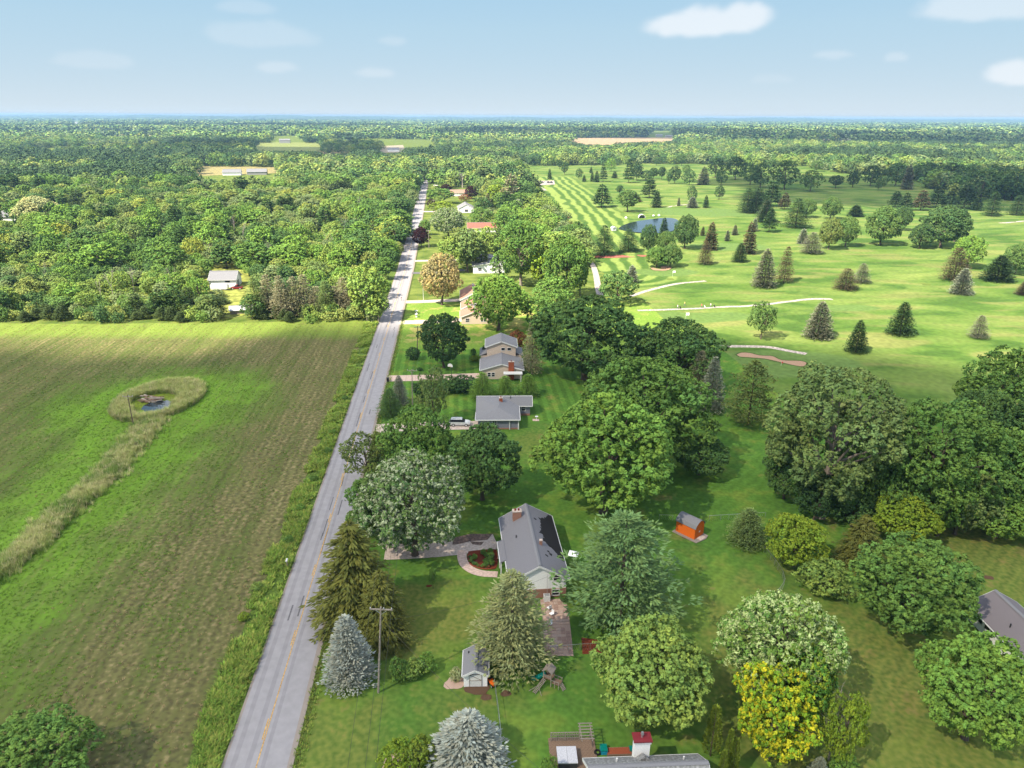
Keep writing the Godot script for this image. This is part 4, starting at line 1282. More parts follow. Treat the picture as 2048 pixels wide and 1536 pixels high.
	tree("mid_3", "lime", [757, 585, 643, 44, 1.0], "lime green tree at the very corner of field and road", "", "broadleaf_tree", "tree", "bark_pale")
	tree("mid_0", "forest", [505, 588, 640, 50, 0.3], "round dark bushy tree in front of the low grey shed")
	all.sort_custom(func(a, b): return a.s > b.s)
	var bulk := {}
	var tints := ["lime", "bright", "green", "paleyellow", "bright", "sage", "green", "forest"]
	var tname := {paleyellow = "pale yellow green", lime = "pale lime", bright = "bright green", green = "mid green", yellowgreen = "yellow green", sage = "grey green", forest = "dark green"}
	for i in all.size():
		var a: Dictionary = all[i]
		if i < 290:
			var tint: String = tints[int(a.q * 7.99)]
			if a.c:
				plant("mid_pine", "pine_tree", "dark pine " + wood_place(a.p), "tree", a.p, a.h, a.r * 0.8, "forest", a.y, "dark pines " + wood_place(a.p))
			elif a.h < 5.0 and a.p.x < road_x(a.p.z):
				plant("low", "shrub", "%s bush at the wood edge behind the field" % tname[tint], "shrub", a.p, a.h, a.r, tint, a.y, "%s bushes at the wood edge" % tname[tint])
			else:
				plant("mid_%d" % (i % 7), "broadleaf_tree", "%s broadleaf tree %s" % [tname[tint], wood_place(a.p)], "tree", a.p, a.h, a.r, tint, a.y, "%s trees %s" % [tname[tint], wood_place(a.p)])
			continue
		var kind := ""
		if a.d < 620.0:
			kind = "mid_pine" if a.c else ("low" if a.h < 5.0 else "mid_%d" % (i % 7))
		elif a.d < 1900.0:
			kind = "far_pine" if a.c and a.q < 0.8 else "far_%d" % (i % 3)
		else:
			kind = "dot_%d" % (i % 2)
		if not bulk.has(kind):
			bulk[kind] = []
		bulk[kind].append(a)
	var tc := [Vector3(0.165, 0.250, 0.068), Vector3(0.120, 0.215, 0.056), Vector3(0.090, 0.170, 0.052), Vector3(0.195, 0.255, 0.080), Vector3(0.150, 0.210, 0.098), Vector3(0.064, 0.128, 0.050)]
	for kind in bulk:
		var src: Array = G[kind]
		var mm := MultiMesh.new()
		mm.transform_format = MultiMesh.TRANSFORM_3D
		mm.use_colors = true
		var mesh: ArrayMesh = src[0].duplicate()
		mesh.surface_set_material(0, foliage(1, 1, 1))
		mm.mesh = mesh
		mm.instance_count = bulk[kind].size()
		var ks: Array = kind_size[kind]
		for i in bulk[kind].size():
			var a: Dictionary = bulk[kind][i]
			var bs := Basis(Vector3.UP, a.y).scaled(Vector3(a.r / ks[1], a.h / ks[0], a.r / ks[1]))
			mm.set_instance_transform(i, Transform3D(bs, a.p))
			var kin := clampf(0.5 + 1.1 * sp.get_noise_2d(a.p.x * 1.7 + 900.0, a.p.z * 1.7) + (a.q - 0.5) * 0.75, 0, 0.999)
			var k: Vector3 = tc[int(kin * 6.0)]
			if a.c:
				k = Vector3(0.070, 0.110, 0.045)
			if a.dk > 0.10 and a.d > 650.0:
				k = k.lerp(Vector3(0.045, 0.085, 0.045), clampf((a.dk - 0.10) * 6.0, 0, 0.9))
			mm.set_instance_color(i, Color(k.x * 1.07, k.y, k.z * 0.84))
		var o := MultiMeshInstance3D.new()
		o.name = numbered(self, "woodland")
		o.multimesh = mm
		add_child(o, true)
		tag(o, {"m": "mixed leafy woods behind the nearest trees beyond the field", "l": "low bushes among the woods beyond the field", "f": "far woods of crowded tree crowns", "d": "hazy woods out to the horizon"}[kind[0]], "woods", "woods out to the horizon", "stuff")
	print("trees: ", all.size())

# ================= houses =================
func window(h: Node3D, side: String, off: float, y: float, w: float, ht: float, L: float, W: float, bars := 1) -> void:
	# side: near (+z), far (-z), east (+x), west (-x)
	var n: Vector3 = {near = Vector3(0, 0, 1), far = Vector3(0, 0, -1), east = Vector3(1, 0, 0), west = Vector3(-1, 0, 0)}[side]
	var s := Vector3.UP.cross(n)
	var c := n * (L * 0.5 if side == "near" or side == "far" else W * 0.5) + s * off + Vector3(0, y, 0)
	var f := M.new()
	var t := 0.09
	for k in [-1.0, 1.0]:
		f.obox(c + n * 0.03 + s * k * (w * 0.5 + t * 0.5), s * t * 0.5, Vector3(0, ht * 0.5 + t, 0), n * 0.045)
		f.obox(c + n * 0.03 + Vector3(0, k * (ht * 0.5 + t * 0.5), 0), s * w * 0.5, Vector3(0, t * 0.5, 0), n * 0.045)
	if bars > 0:
		f.obox(c + n * 0.03, s * w * 0.5, Vector3(0, 0.03, 0), n * 0.04)
	if bars > 1:
		f.obox(c + n * 0.03, s * 0.03, Vector3(0, ht * 0.5, 0), n * 0.041)
	var o := part(h, "window", f.done(), K.white)
	var p := M.new()
	p.obox(c + n * 0.006, s * w * 0.5, Vector3(0, ht * 0.5, 0), n * 0.006)
	part(o, "pane", p.done(), K.glass)

func box_part(h: Node3D, called: String, m: Material, x0: float, y0: float, z0: float, x1: float, y1: float, z1: float) -> MeshInstance3D:
	var b := M.new()
	b.box(x0, y0, z0, x1, y1, z1)
	return part(h, called, b.done(), m)

func gable(h: Node3D, L: float, W: float, he: float, hr: float, wall: Material, roof: Material, ov := 0.45, z := 0.0, x := 0.0, y0 := 0.0) -> void:
	var b := M.new()
	var hw := W * 0.5
	b.prism([Vector3(x - hw, y0, z + L * 0.5), Vector3(x + hw, y0, z + L * 0.5), Vector3(x + hw, he, z + L * 0.5), Vector3(x, hr - 0.02, z + L * 0.5), Vector3(x - hw, he, z + L * 0.5)], Vector3(0, 0, -L))
	part(h, "wall", b.done(), wall)
	var sl := (hr - he) / hw
	var og := 0.35
	var r := M.new()
	var f := M.new()
	for k in [-1.0, 1.0]:
		var e := Vector3(x + k * (hw + ov), he - ov * sl, 0)
		var d := Vector3(x, hr, 0)
		r.prism([d + Vector3(0, 0, z + L * 0.5 + og), e + Vector3(0, 0, z + L * 0.5 + og), e + Vector3(0, 0.16, z + L * 0.5 + og), d + Vector3(0, 0.16, z + L * 0.5 + og)], Vector3(0, 0, -L - og * 2))
		for q in [-1.0, 1.0]:
			var zz: float = z + q * (L * 0.5 + og + 0.02)
			f.bar(d + Vector3(0, 0.0, zz), e + Vector3(0, 0.0, zz), 0.04, 0.30)
		f.bar(e + Vector3(k * 0.05, 0.03, z + L * 0.5 + og), e + Vector3(k * 0.05, 0.03, z - L * 0.5 - og), 0.11, 0.14)
	var ro := part(h, "roof", r.done(), roof)
	part(ro, "trim", f.done(), K.white)
	var cap := M.new()
	cap.prism([Vector3(x - 0.28, hr + 0.13, z + L * 0.5 + og - 0.01), Vector3(x + 0.28, hr + 0.13, z + L * 0.5 + og - 0.01), Vector3(x, hr + 0.24, z + L * 0.5 + og - 0.01)], Vector3(0, 0, -L - og * 2 + 0.02))
	part(ro, "ridge_cap", cap.done(), K.roof_light)

func chimney(h: Node3D, x: float, z: float, y0: float, y1: float, w: float, d: float, m: Material, flues := 1) -> void:
	var c := box_part(h, "chimney", m, x - w * 0.5, y0, z - d * 0.5, x + w * 0.5, y1, z + d * 0.5)
	box_part(c, "chimney_cap", K.concrete, x - w * 0.55, y1, z - d * 0.55, x + w * 0.55, y1 + 0.12, z + d * 0.55)
	for k in flues:
		var fx := x + (k - (flues - 1) * 0.5) * 0.55
		var t := M.new()
		t.tube([Vector3(fx, y1 + 0.12, z), Vector3(fx, y1 + 0.42, z)], [0.15, 0.15], 8)
		part(c, "flue", t.done(), K.maroon)

func vent(h: Node3D, x: float, y: float, z: float, m: Material) -> void:
	var t := M.new()
	t.tube([Vector3(x, y - 0.2, z), Vector3(x, y + 0.45, z)], [0.09, 0.09], 6)
	part(h, "vent_pipe", t.done(), m)

func make_houses() -> void:
	var h: Node3D
	# --- white gabled house ---
	h = thing("house", "white gabled house with long grey roof and brick base", "house", Vector3(3.23, 0, -94.2), 0.1)
	var L := 16.8
	var W := 7.9
	gable(h, L, W, 3.35, 5.6, K.white_siding, K.roof_grey, 0.5)
	box_part(h, "brick_base", K.brick, -W * 0.5 - 0.06, 0, -L * 0.5 - 0.06, W * 0.5 + 0.06, 1.5, L * 0.5 + 0.06)
	window(h, "near", 2.6, 3.35, 0.95, 1.0, L, W)
	window(h, "near", 2.45, 0.85, 1.0, 0.95, L + 0.13, W)
	window(h, "near", -2.2, 2.7, 0.9, 0.9, L, W)
	window(h, "east", 3.0, 2.2, 1.4, 1.1, L, W)
	window(h, "east", -3.0, 2.2, 1.4, 1.1, L, W)
	window(h, "west", -3.5, 2.0, 2.2, 1.3, L, W, 2)
	chimney(h, -1.75, -6.0, 3.8, 6.1, 1.35, 0.9, K.brick, 2)
	chimney(h, 1.0, 2.5, 4.8, 5.9, 0.42, 0.42, K.brick, 0)
	vent(h, -2.4, 4.4, -0.9, K.dark)
	# porch roof with posts
	var p := M.new()
	p.prism([Vector3(-4.3, 3.20, 3.4), Vector3(-5.25, 2.85, 3.4), Vector3(-5.25, 2.99, 3.4), Vector3(-4.3, 3.40, 3.4)], Vector3(0, 0, -5.6))
	var po := part(h, "porch_roof", p.done(), K.roof_grey)
	box_part(po, "gutter", K.white, -5.35, 2.84, -2.22, -5.252, 2.99, 3.42)
	for z in [3.2, 0.6, -1.9]:
		box_part(h, "porch_post", K.white, -5.2, 0.0, z - 0.09, -5.02, 2.88, z + 0.09)
	# dark patches running up from one eave, with loose blotches beside them
	var sl := (5.6 - 3.35) / (W * 0.5)
	var rng := RandomNumberGenerator.new()
	rng.seed = 3
	var edge := noise(5, 0.35, 3)
	var st := M.new()
	for i in 26:
		var z0 := -8.4 + i * 0.5
		var reach := clampf(2.6 * smoothstep(-9.5, -5.0, z0) * smoothstep(5.2, 0.5, z0), 0.15, 3.0) + 0.7 * edge.get_noise_1d(z0 * 2.0)
		var xa := maxf(4.35 - reach, 0.7)
		var xb := maxf(4.35 - reach - 0.7 * edge.get_noise_1d(z0 * 2.0 + 40.0), 0.7)
		st.quad(Vector3(xa, 5.775 - xa * sl, z0), Vector3(4.38, 5.775 - 4.38 * sl, z0), Vector3(4.38, 5.775 - 4.38 * sl, z0 + 0.5), Vector3(xb, 5.775 - xb * sl, z0 + 0.5))
	part(h.get_node("roof"), "dark_patch", st.done(), K.roof_dark)
	for i in 9:
		st = M.new()
		var z1 := rng.randf_range(-6.0, 5.0)
		var xm := rng.randf_range(1.0, 3.6)
		var rr := rng.randf_range(0.15, 0.45)
		var pts := []
		for k in 9:
			var a := TAU * k / 9.0
			var q := rr * rng.randf_range(0.5, 1.3)
			var xx := xm + cos(a) * q
			pts.append(Vector3(xx, 5.779 - absf(xx) * sl, z1 + sin(a) * q))
		for k in range(1, 8):
			st.tri(pts[0], pts[k], pts[k + 1])
		part(h.get_node("roof"), "dark_patch", st.done(), K.roof_dark)
	var mast := M.new()
	mast.tube([Vector3(1.15, 0.1, L * 0.5 + 0.3), Vector3(1.15, 4.2, L * 0.5 + 0.3)], [0.03, 0.03], 5)
	part(h, "antenna_mast", mast.done(), K.steel)
	# --- grey house (L shaped) ---
	h = thing("house", "grey sided house with pale L shaped roof", "house", Vector3(-2.7, 0, -151.0), 0.02)
	# wide wing runs east-west behind, front wing comes forward
	var b := M.new()
	b.prism([Vector3(-5.0, 0, 5.6), Vector3(4.0, 0, 5.6), Vector3(4.0, 2.5, 5.6), Vector3(-5.0, 2.5, 5.6)], Vector3(0, 0, -9.6))
	b.prism([Vector3(4.0, 0, -2.2), Vector3(7.0, 0, -2.2), Vector3(7.0, 2.5, -2.2), Vector3(4.0, 2.5, -2.2)], Vector3(0, 0, -1.8))
	b.prism([Vector3(-5.0, 0, -4.0), Vector3(7.0, 0, -4.0), Vector3(7.0, 2.5, -4.0), Vector3(-5.0, 2.5, -4.0)], Vector3(0, 0, -3.4))
	part(h, "wall", b.done(), K.slate_siding)
	var r := M.new()
	# roof: main ridge east-west at z=-3.6, height 4.7; front hip wing
	var rz := -3.4
	var rh := 4.45
	r.quad(Vector3(-5.6, rh, rz), Vector3(7.55, rh, rz), Vector3(7.55, 2.55, -7.9), Vector3(-5.6, 2.55, -7.9))
	r.quad(Vector3(-5.6, rh, rz), Vector3(0.2, rh, rz), Vector3(-0.5, 3.9, 2.0), Vector3(-5.6, 2.62, 2.0))
	r.quad(Vector3(0.2, rh, rz), Vector3(7.55, rh, rz), Vector3(7.55, 2.6, -1.75), Vector3(4.45, 2.6, -1.75))
	r.tri(Vector3(0.2, rh, rz), Vector3(4.45, 2.6, -1.75), Vector3(-0.5, 3.9, 2.0))
	r.tri(Vector3(-0.5, 3.9, 2.0), Vector3(4.45, 2.6, -1.75), Vector3(4.45, 2.5, 6.1))
	r.quad(Vector3(-0.5, 3.9, 2.0), Vector3(4.45, 2.5, 6.1), Vector3(-5.6, 2.5, 6.1), Vector3(-5.6, 2.62, 2.0))
	r.quad(Vector3(-5.6, 2.55, -7.9), Vector3(-5.6, rh, rz), Vector3(-5.6, 2.62, 2.0), Vector3(-5.6, 2.3, -2.0))
	r.tri(Vector3(7.55, 2.55, -7.9), Vector3(7.55, rh, rz), Vector3(7.55, 2.6, -1.75))
	var ro := part(h, "roof", r.done(), K.roof_light)
	var tr := M.new()
	for e in [[Vector3(-5.6, 2.42, 6.12), Vector3(4.47, 2.42, 6.12)], [Vector3(4.47, 2.42, 6.12), Vector3(4.47, 2.52, -1.75)], [Vector3(4.45, 2.5, -1.73), Vector3(7.57, 2.5, -1.73)], [Vector3(7.57, 2.5, -1.73), Vector3(7.57, 4.35, rz)], [Vector3(-5.62, 2.42, 6.12), Vector3(-5.62, 2.5, 2.0)], [Vector3(-5.62, 4.4, rz), Vector3(7.57, 4.46, rz)]]:
		tr.bar(e[0], e[1], 0.1, 0.2)
	part(ro, "trim", tr.done(), K.white)
	box_part(h, "brick_base", K.brick, -5.04, 0, -7.44, 7.04, 0.5, -2.16)
	box_part(h, "brick_base", K.brick, -5.04, 0, -2.2, 4.04, 0.35, 5.64)
	window(h, "near", -1.3, 1.55, 0.95, 0.95, 11.2, 0.0, 2)
	window(h, "near", 5.5, 1.75, 0.9, 1.05, -4.4, 0.0, 1)
	window(h, "west", 0.0, 1.5, 2.0, 1.2, 0.0, 10.0, 2)
	box_part(h, "porch_post", K.white, 3.95, 0, 5.5, 4.2, 2.45, 5.75)
	box_part(h, "porch_post", K.white, 2.0, 0, 5.66, 2.2, 2.45, 5.8)
	chimney(h, 0.15, -1.2, 3.6, 4.9, 0.8, 0.7, K.brick_red, 1)
	vent(h, 2.4, 4.2, -3.0, K.dark)
	vent(h, 3.6, 4.3, -3.6, K.dark)
	# --- cream two storey house ---
	h = thing("house", "cream two storey house with grey roofs and red brick chimney", "house", Vector3(-2.9, 0, -183.6), 0.03)
	gable(h, 9.0, 10.8, 2.7, 4.3, K.cream, K.roof_light, 0.5, 1.2)
	gable(h, 7.4, 8.0, 6.1, 7.6, K.cream, K.roof_light, 0.5, -7.6)
	window(h, "near", 0.5, 5.35, 0.95, 0.75, -7.78, 0.0, 0)
	window(h, "near", 2.2, 5.35, 0.95, 0.75, -7.78, 0.0, 0)
	window(h, "near", -3.4, 1.3, 0.75, 1.1, 11.4, 0.0, 1)
	window(h, "near", -2.3, 1.3, 0.75, 1.1, 11.4, 0.0, 1)
	chimney(h, 2.5, 6.0, 0.0, 5.0, 1.5, 0.6, K.brick_red, 1)
	box_part(h, "porch_canopy", K.white, 0.4, 2.15, 6.4, 5.4, 2.4, 8.2)
	box_part(h, "porch_post", K.white, 4.9, 0, 7.8, 5.1, 2.15, 8.0)
	box_part(h, "porch_post", K.white, 0.7, 0, 7.8, 0.9, 2.15, 8.0)
	# side lean-to roofs
	for k in [-1.0, 1.0]:
		var s := M.new()
		s.prism([Vector3(k * 4.0, 4.0, -4.4), Vector3(k * 6.1, 3.2, -4.4), Vector3(k * 6.1, 3.34, -4.4), Vector3(k * 4.0, 4.16, -4.4)], Vector3(0, 0, -6.8))
		part(h, "side_roof", s.done(), K.roof_light)
		box_part(h, "side_wall", K.cream, minf(k * 4.02, k * 5.7), 0, -11.0, maxf(k * 4.02, k * 5.7), 3.3, -4.6)
	# --- pink roofed house ---
	h = thing("house", "long white walled house with pink roofs in three steps", "house", Vector3(-13.2, 0, -239.0), 0.07)
	gable(h, 8.0, 9.0, 2.6, 4.3, K.cream, K.roof_pink, 0.5, 3.6)
	gable(h, 9.0, 8.5, 3.2, 5.2, K.white_siding, K.roof_pink, 0.5, -5.6)
	gable(h, 15.0, 9.0, 3.6, 5.9, K.white_siding, K.roof_pink, 0.5, -20.0)
	for e in [[2.4, 1.4], [3.4, 1.4]]:
		window(h, "near", e[0], e[1], 0.7, 1.1, 15.2, 0.0, 0)
	window(h, "near", -2.5, 1.4, 1.2, 1.2, 15.2, 0.0, 1)
	# --- flat roofed grey and white house behind ---
	h = thing("house", "white house with dark low roof among trees", "house", gp(978, 548), 0.07)
	gable(h, 9.0, 14.0, 3.4, 4.4, K.white_siding, K.grey, 0.4, -6.0)
	gable(h, 7.0, 9.0, 5.2, 6.2, K.grey, K.roof_grey, 0.4, -12.0, -1.0)
	window(h, "near", -4.0, 1.8, 1.4, 1.2, -3.0, 0.0, 1)
	window(h, "near", 2.0, 1.8, 1.4, 1.2, -3.0, 0.0, 1)
	# --- red roofed house ---
	h = thing("house", "low house with red roof beside its drive", "house", gp(962, 466) + Vector3(0, 0, -8), 0.07 + PI / 2)
	gable(h, 17.0, 10.0, 2.8, 5.0, K.white_siding, K.roof_red, 0.7)
	window(h, "east", 3.0, 1.5, 1.6, 1.2, 17.0, 10.0, 1)
	window(h, "east", -3.0, 1.5, 1.6, 1.2, 17.0, 10.0, 1)
	# --- far white houses ---
	h = thing("house", "white far house with pale roof", "house", gp(930, 426) + Vector3(0, 0, -9), 0.12)
	gable(h, 16.0, 11.0, 3.2, 6.0, K.white_siding, K.roof_light, 0.5)
	window(h, "near", 0.0, 1.6, 2.5, 1.6, 16.0, 11.0, 1)
	h = thing("house", "low far house with pinkish roof beyond the white one", "house", gp(916, 393) + Vector3(0, 0, -8), 0.12 + PI / 2)
	gable(h, 15.0, 10.0, 2.8, 5.0, K.white_siding, K.roof_pink, 0.5)
	h = thing("house", "small far house with pale roof by the bare crowns", "house", gp(925, 352) + Vector3(0, 0, -8), 0.12 + PI / 2)
	gable(h, 18.0, 11.0, 4.5, 8.0, K.white_siding, K.roof_light, 0.5)
	# --- brown roofed house at the right ---
	h = thing("house", "white house with brown shingle roof beyond the full green maple", "house", Vector3(67.6, 0, -74.3), 0.03)
	gable(h, 14.6, 6.0, 2.75, 4.5, K.white_siding, K.roof_brown, 0.6)
	for k in [-6.4, -5.2, -3.7, -2.5, -0.5, 2.6, 5.0]:
		window(h, "west", k, 1.7, 0.95, 1.15, 14.6, 6.0, 0)
	vent(h, -2.0, 3.6, -1.4, K.dark)
	# --- near house at the bottom ---
	h = thing("house", "near house with weathered pale roof and tall white chimney", "house", Vector3(13.9, 0, -53.0), 0.05 + PI / 2)
	gable(h, 11.6, 5.0, 3.0, 4.9, K.white_siding, K.roof_old, 0.5)
	var ch := box_part(h, "chimney", K.white_siding, 2.55, 0, -0.80, 3.45, 5.3, 0.80)
	box_part(ch, "chimney_cap", K.red, 2.36, 5.3, -0.98, 3.64, 5.45, 0.98)
	box_part(ch, "chimney_collar", K.white, 2.46, 4.95, -0.88, 3.54, 5.3, 0.88)
	var fl := M.new()
	fl.tube([Vector3(3.0, 5.45, 0), Vector3(3.0, 5.85, 0), Vector3(3.0, 5.87, 0), Vector3(3.0, 6.1, 0)], [0.11, 0.11, 0.19, 0.14], 10)
	part(ch, "flue", fl.done(), K.steel)
	var cr := M.new()
	cr.prism([Vector3(2.6, 2.9, -0.8), Vector3(2.6, 2.9, 0.8), Vector3(2.6, 3.75, 0.0)], Vector3(-1.3, 1.0, 0))
	part(h, "cricket_roof", cr.done(), K.roof_old)
	vent(h, 1.4, 4.0, -2.9, K.white)
	vent(h, 1.2, 4.1, 4.0, K.white)
	# --- garage in the woods ---
	h = thing("garage", "long white garage with grey roof in the wood clearing", "garage", gp(441, 577) + Vector3(0, 0, -6.0), PI / 2 + 0.1)
	gable(h, 10.6, 8.6, 3.4, 5.9, K.white_siding, K.roof_light, 0.5)
	box_part(h, "door", K.grey, -2.6, 0, 5.31, 0.2, 2.5, 5.35)
	window(h, "west", 2.0, 2.4, 2.0, 0.8, 10.6, 8.6, 0)
	h = thing("shed", "low shed with pale metal roof beside the wood clearing", "shed", gp(480, 628) + Vector3(0, 0, -2.2), PI / 2 + 0.25)
	gable(h, 7.5, 4.2, 1.5, 2.5, K.wood_grey, K.cover, 0.3)
	# --- far farm buildings ---
	for f in [[1318, 274, 22.0, 12.0, 6.0, "grey far barn behind the tan field"], [1338, 275, 26.0, 12.0, 4.5, "long low far barn beside the grey one"], [570, 286, 26.0, 13.0, 7.0, "large grey far farmhouse by the light green field"], [787, 303, 22.0, 12.0, 4.5, "white far barn at the pale yard"], [153, 247, 16.0, 14.0, 8.0, "white far building in the hazy woods"],
			[515, 349, 22.0, 11.0, 3.5, "grey far house by the pale stubble field"], [465, 350, 20.0, 11.0, 3.5, "white far house behind the row of far spruces"], [690, 249, 60.0, 22.0, 9.0, "pale far building on the horizon woods"], [1700, 281, 20.0, 12.0, 5.0, "white far house beside the pale field"], [26, 440, 10.0, 8.0, 3.0, "white house corner peeping out beside the willow"]]:
		h = thing("far_barn", f[5], "building", gp(f[0], f[1]), PI / 2 + 0.2)
		gable(h, f[2], f[3], f[4], f[4] + 3.0, K.white_siding if f[5].begins_with("white") or f[5].begins_with("pale") else K.grey, K.roof_light, 0.5)
	# --- sheds ---
	h = thing("shed", "orange barn shaped shed with grey roof on a gravel pad", "shed", Vector3(30.2, 0, -103.3), 0.0)
	h.rotation.y = deg_to_rad(43.0)
	orange_shed(h)
	h = thing("shed", "small white shed with double doors under the fir", "shed", Vector3(-4.4, 0, -70.4), 0.03)
	gable(h, 3.8, 2.9, 1.95, 2.75, K.white_siding, K.roof_light, 0.15)
	var dr := M.new()
	dr.box(-0.75, 0.05, 1.905, 0.75, 1.95, 1.94)
	var dd := part(h, "door", dr.done(), K.white)
	var br := M.new()
	for e in [[-0.75, 0.05, -0.75, 1.95], [0.75, 0.05, 0.75, 1.95], [-0.75, 1.95, 0.75, 1.95], [-0.75, 1.0, 0.75, 1.0], [-0.7, 1.9, 0.7, 1.05]]:
		br.bar(Vector3(e[0], e[1], 1.96), Vector3(e[2], e[3], 1.96), 0.05, 0.06)
	part(dd, "brace", br.done(), K.wood_grey)
	vent(h, -0.9, 2.2, -1.3, K.dark)

func orange_shed(h: Node3D) -> void:
	# ridge along z, rounded barn roof
	var L := 3.7
	var W := 2.7
	var prof := [Vector2(-W * 0.5, 2.05), Vector2(-W * 0.40, 2.55), Vector2(-W * 0.2, 2.98), Vector2(0, 3.16), Vector2(W * 0.2, 2.98), Vector2(W * 0.40, 2.55), Vector2(W * 0.5, 2.05)]
	var b := M.new()
	var out := [Vector3(-W * 0.5, 0.12, L * 0.5), Vector3(W * 0.5, 0.12, L * 0.5)]
	for i in range(prof.size() - 1, -1, -1):
		out.append(Vector3(prof[i].x, prof[i].y, L * 0.5))
	b.prism(out, Vector3(0, 0, -L))
	part(h, "wall", b.done(), K.orange)
	var r := M.new()
	for i in prof.size() - 1:
		var a := Vector3(prof[i].x * 1.07, prof[i].y + 0.02, L * 0.5 + 0.14)
		var c := Vector3(prof[i + 1].x * 1.07, prof[i + 1].y + 0.02, L * 0.5 + 0.14)
		r.prism([a, c, c + Vector3(0, 0.09, 0), a + Vector3(0, 0.09, 0)], Vector3(0, 0, -L - 0.28))
	part(h, "roof", r.done(), K.roof_light)
	var d := M.new()
	for s in [-1.0, 1.0]:
		d.box(s * 0.72 - 0.03, 0.15, L * 0.5, s * 0.72 + 0.03, 2.1, L * 0.5 + 0.03)
	d.box(-0.72, 2.07, L * 0.5, 0.72, 2.13, L * 0.5 + 0.03)
	d.box(-0.02, 0.15, L * 0.5, 0.02, 2.07, L * 0.5 + 0.02)
	var dd := part(h, "door", d.done(), plain(0.66, 0.16, 0.03, 0.7))
	var kn := M.new()
	kn.box(-0.18, 1.05, L * 0.5 + 0.02, 0.18, 1.3, L * 0.5 + 0.06)
	part(dd, "handle", kn.done(), K.white)
	var ga := M.new()
	ga.prism([Vector3(-1.9, 0.01, 2.6), Vector3(0.4, 0.01, 3.0), Vector3(1.5, 0.01, 2.7), Vector3(1.75, 0.01, -2.1), Vector3(-1.9, 0.01, -2.2)], Vector3(0, 0.10, 0))
	part(h, "gravel_pad", ga.done(), K.gravel)
	box_part(h, "ramp", K.concrete, -0.75, 0.11, 1.9, 0.75, 0.16, 2.75)

# ================= vehicles =================
func wheel(h: Node3D, x: float, z: float, r: float, w: float) -> void:
	var t := M.new()
	t.tube([Vector3(x - w * 0.5, r, z), Vector3(x + w * 0.5, r, z)], [r, r], 14)
	var o := part(h, "wheel", t.done(), K.black)
	var k := M.new()
	k.tube([Vector3(x - w * 0.52, r, z), Vector3(x + w * 0.52, r, z)], [r * 0.6, r * 0.6], 10)
	part(o, "rim", k.done(), K.silver)

func loft(rows: Array) -> ArrayMesh:      # rows of [z, half width low, y low, half width mid, y mid, half width top, y top]
	var b := M.new()
	var prev := []
	for q in rows:
		var ring := [Vector3(-q[1], q[2], q[0]), Vector3(-q[3], q[4], q[0]), Vector3(-q[5], q[6], q[0]), Vector3(q[5], q[6], q[0]), Vector3(q[3], q[4], q[0]), Vector3(q[1], q[2], q[0])]
		if prev.size() > 0:
			for k in 6:
				b.quad(prev[k], prev[(k + 1) % 6], ring[(k + 1) % 6], ring[k])
		else:
			for k in range(1, 5):
				b.tri(ring[0], ring[k], ring[k + 1])
		prev = ring
	for k in range(1, 5):
		b.tri(prev[0], prev[k + 1], prev[k])
	return b.done()

func suv(called: String, label: String, cat: String, at: Vector3, yaw: float, paint: Material, pickup := false, group := "") -> Node3D:
	var h := thing(called, label, cat, at, yaw, group)
	# +z is the front
	part(h, "body", loft([[-2.35, 0.80, 0.45, 0.86, 0.75, 0.80, 1.00], [-2.2, 0.88, 0.35, 0.94, 0.75, 0.88, 1.08], [-0.8, 0.90, 0.30, 0.95, 0.75, 0.90, 1.08], [0.9, 0.90, 0.30, 0.95, 0.75, 0.90, 1.05], [1.9, 0.88, 0.32, 0.92, 0.72, 0.82, 0.95], [2.35, 0.72, 0.42, 0.80, 0.65, 0.68, 0.80]]), paint)
	if pickup:
		part(h, "cabin", loft([[-0.55, 0.86, 1.07, 0.80, 1.35, 0.70, 1.68], [0.3, 0.88, 1.06, 0.80, 1.35, 0.70, 1.68], [1.0, 0.86, 1.05, 0.78, 1.10, 0.70, 1.14]]), K.glass)
		part(h, "roof", loft([[-0.5, 0.70, 1.66, 0.72, 1.70, 0.62, 1.76], [0.4, 0.70, 1.66, 0.72, 1.70, 0.62, 1.76]]), paint)
		box_part(h, "bed_liner", K.black, -0.74, 1.06, -2.1, 0.74, 1.10, -0.65)
	else:
		part(h, "cabin", loft([[-2.2, 0.80, 1.07, 0.76, 1.30, 0.66, 1.45], [-1.75, 0.86, 1.06, 0.80, 1.38, 0.70, 1.64], [0.3, 0.88, 1.05, 0.80, 1.38, 0.70, 1.66], [1.15, 0.84, 1.04, 0.76, 1.10, 0.68, 1.13]]), K.glass)
		part(h, "roof", loft([[-2.0, 0.66, 1.50, 0.70, 1.56, 0.58, 1.62], [-1.6, 0.70, 1.63, 0.73, 1.68, 0.60, 1.75], [0.3, 0.70, 1.63, 0.73, 1.68, 0.60, 1.75], [0.55, 0.68, 1.55, 0.70, 1.58, 0.56, 1.62]]), paint)
		for s in [-1.0, 1.0]:
			var rl := M.new()
			rl.bar(Vector3(s * 0.55, 1.80, -1.5), Vector3(s * 0.55, 1.80, 0.2), 0.05, 0.05)
			part(h, "roof_rail", rl.done(), K.black)
	for s in [-1.0, 1.0]:
		wheel(h, s * 0.86, 1.45, 0.36, 0.24)
		wheel(h, s * 0.86, -1.45, 0.36, 0.24)
		box_part(h, "headlight", K.white, s * 0.62 - 0.16, 0.66, 2.24, s * 0.62 + 0.16, 0.82, 2.36)
		box_part(h, "tail_light", K.red, s * 0.74 - 0.1, 0.8, -2.37, s * 0.74 + 0.1, 1.0, -2.28)
	return h

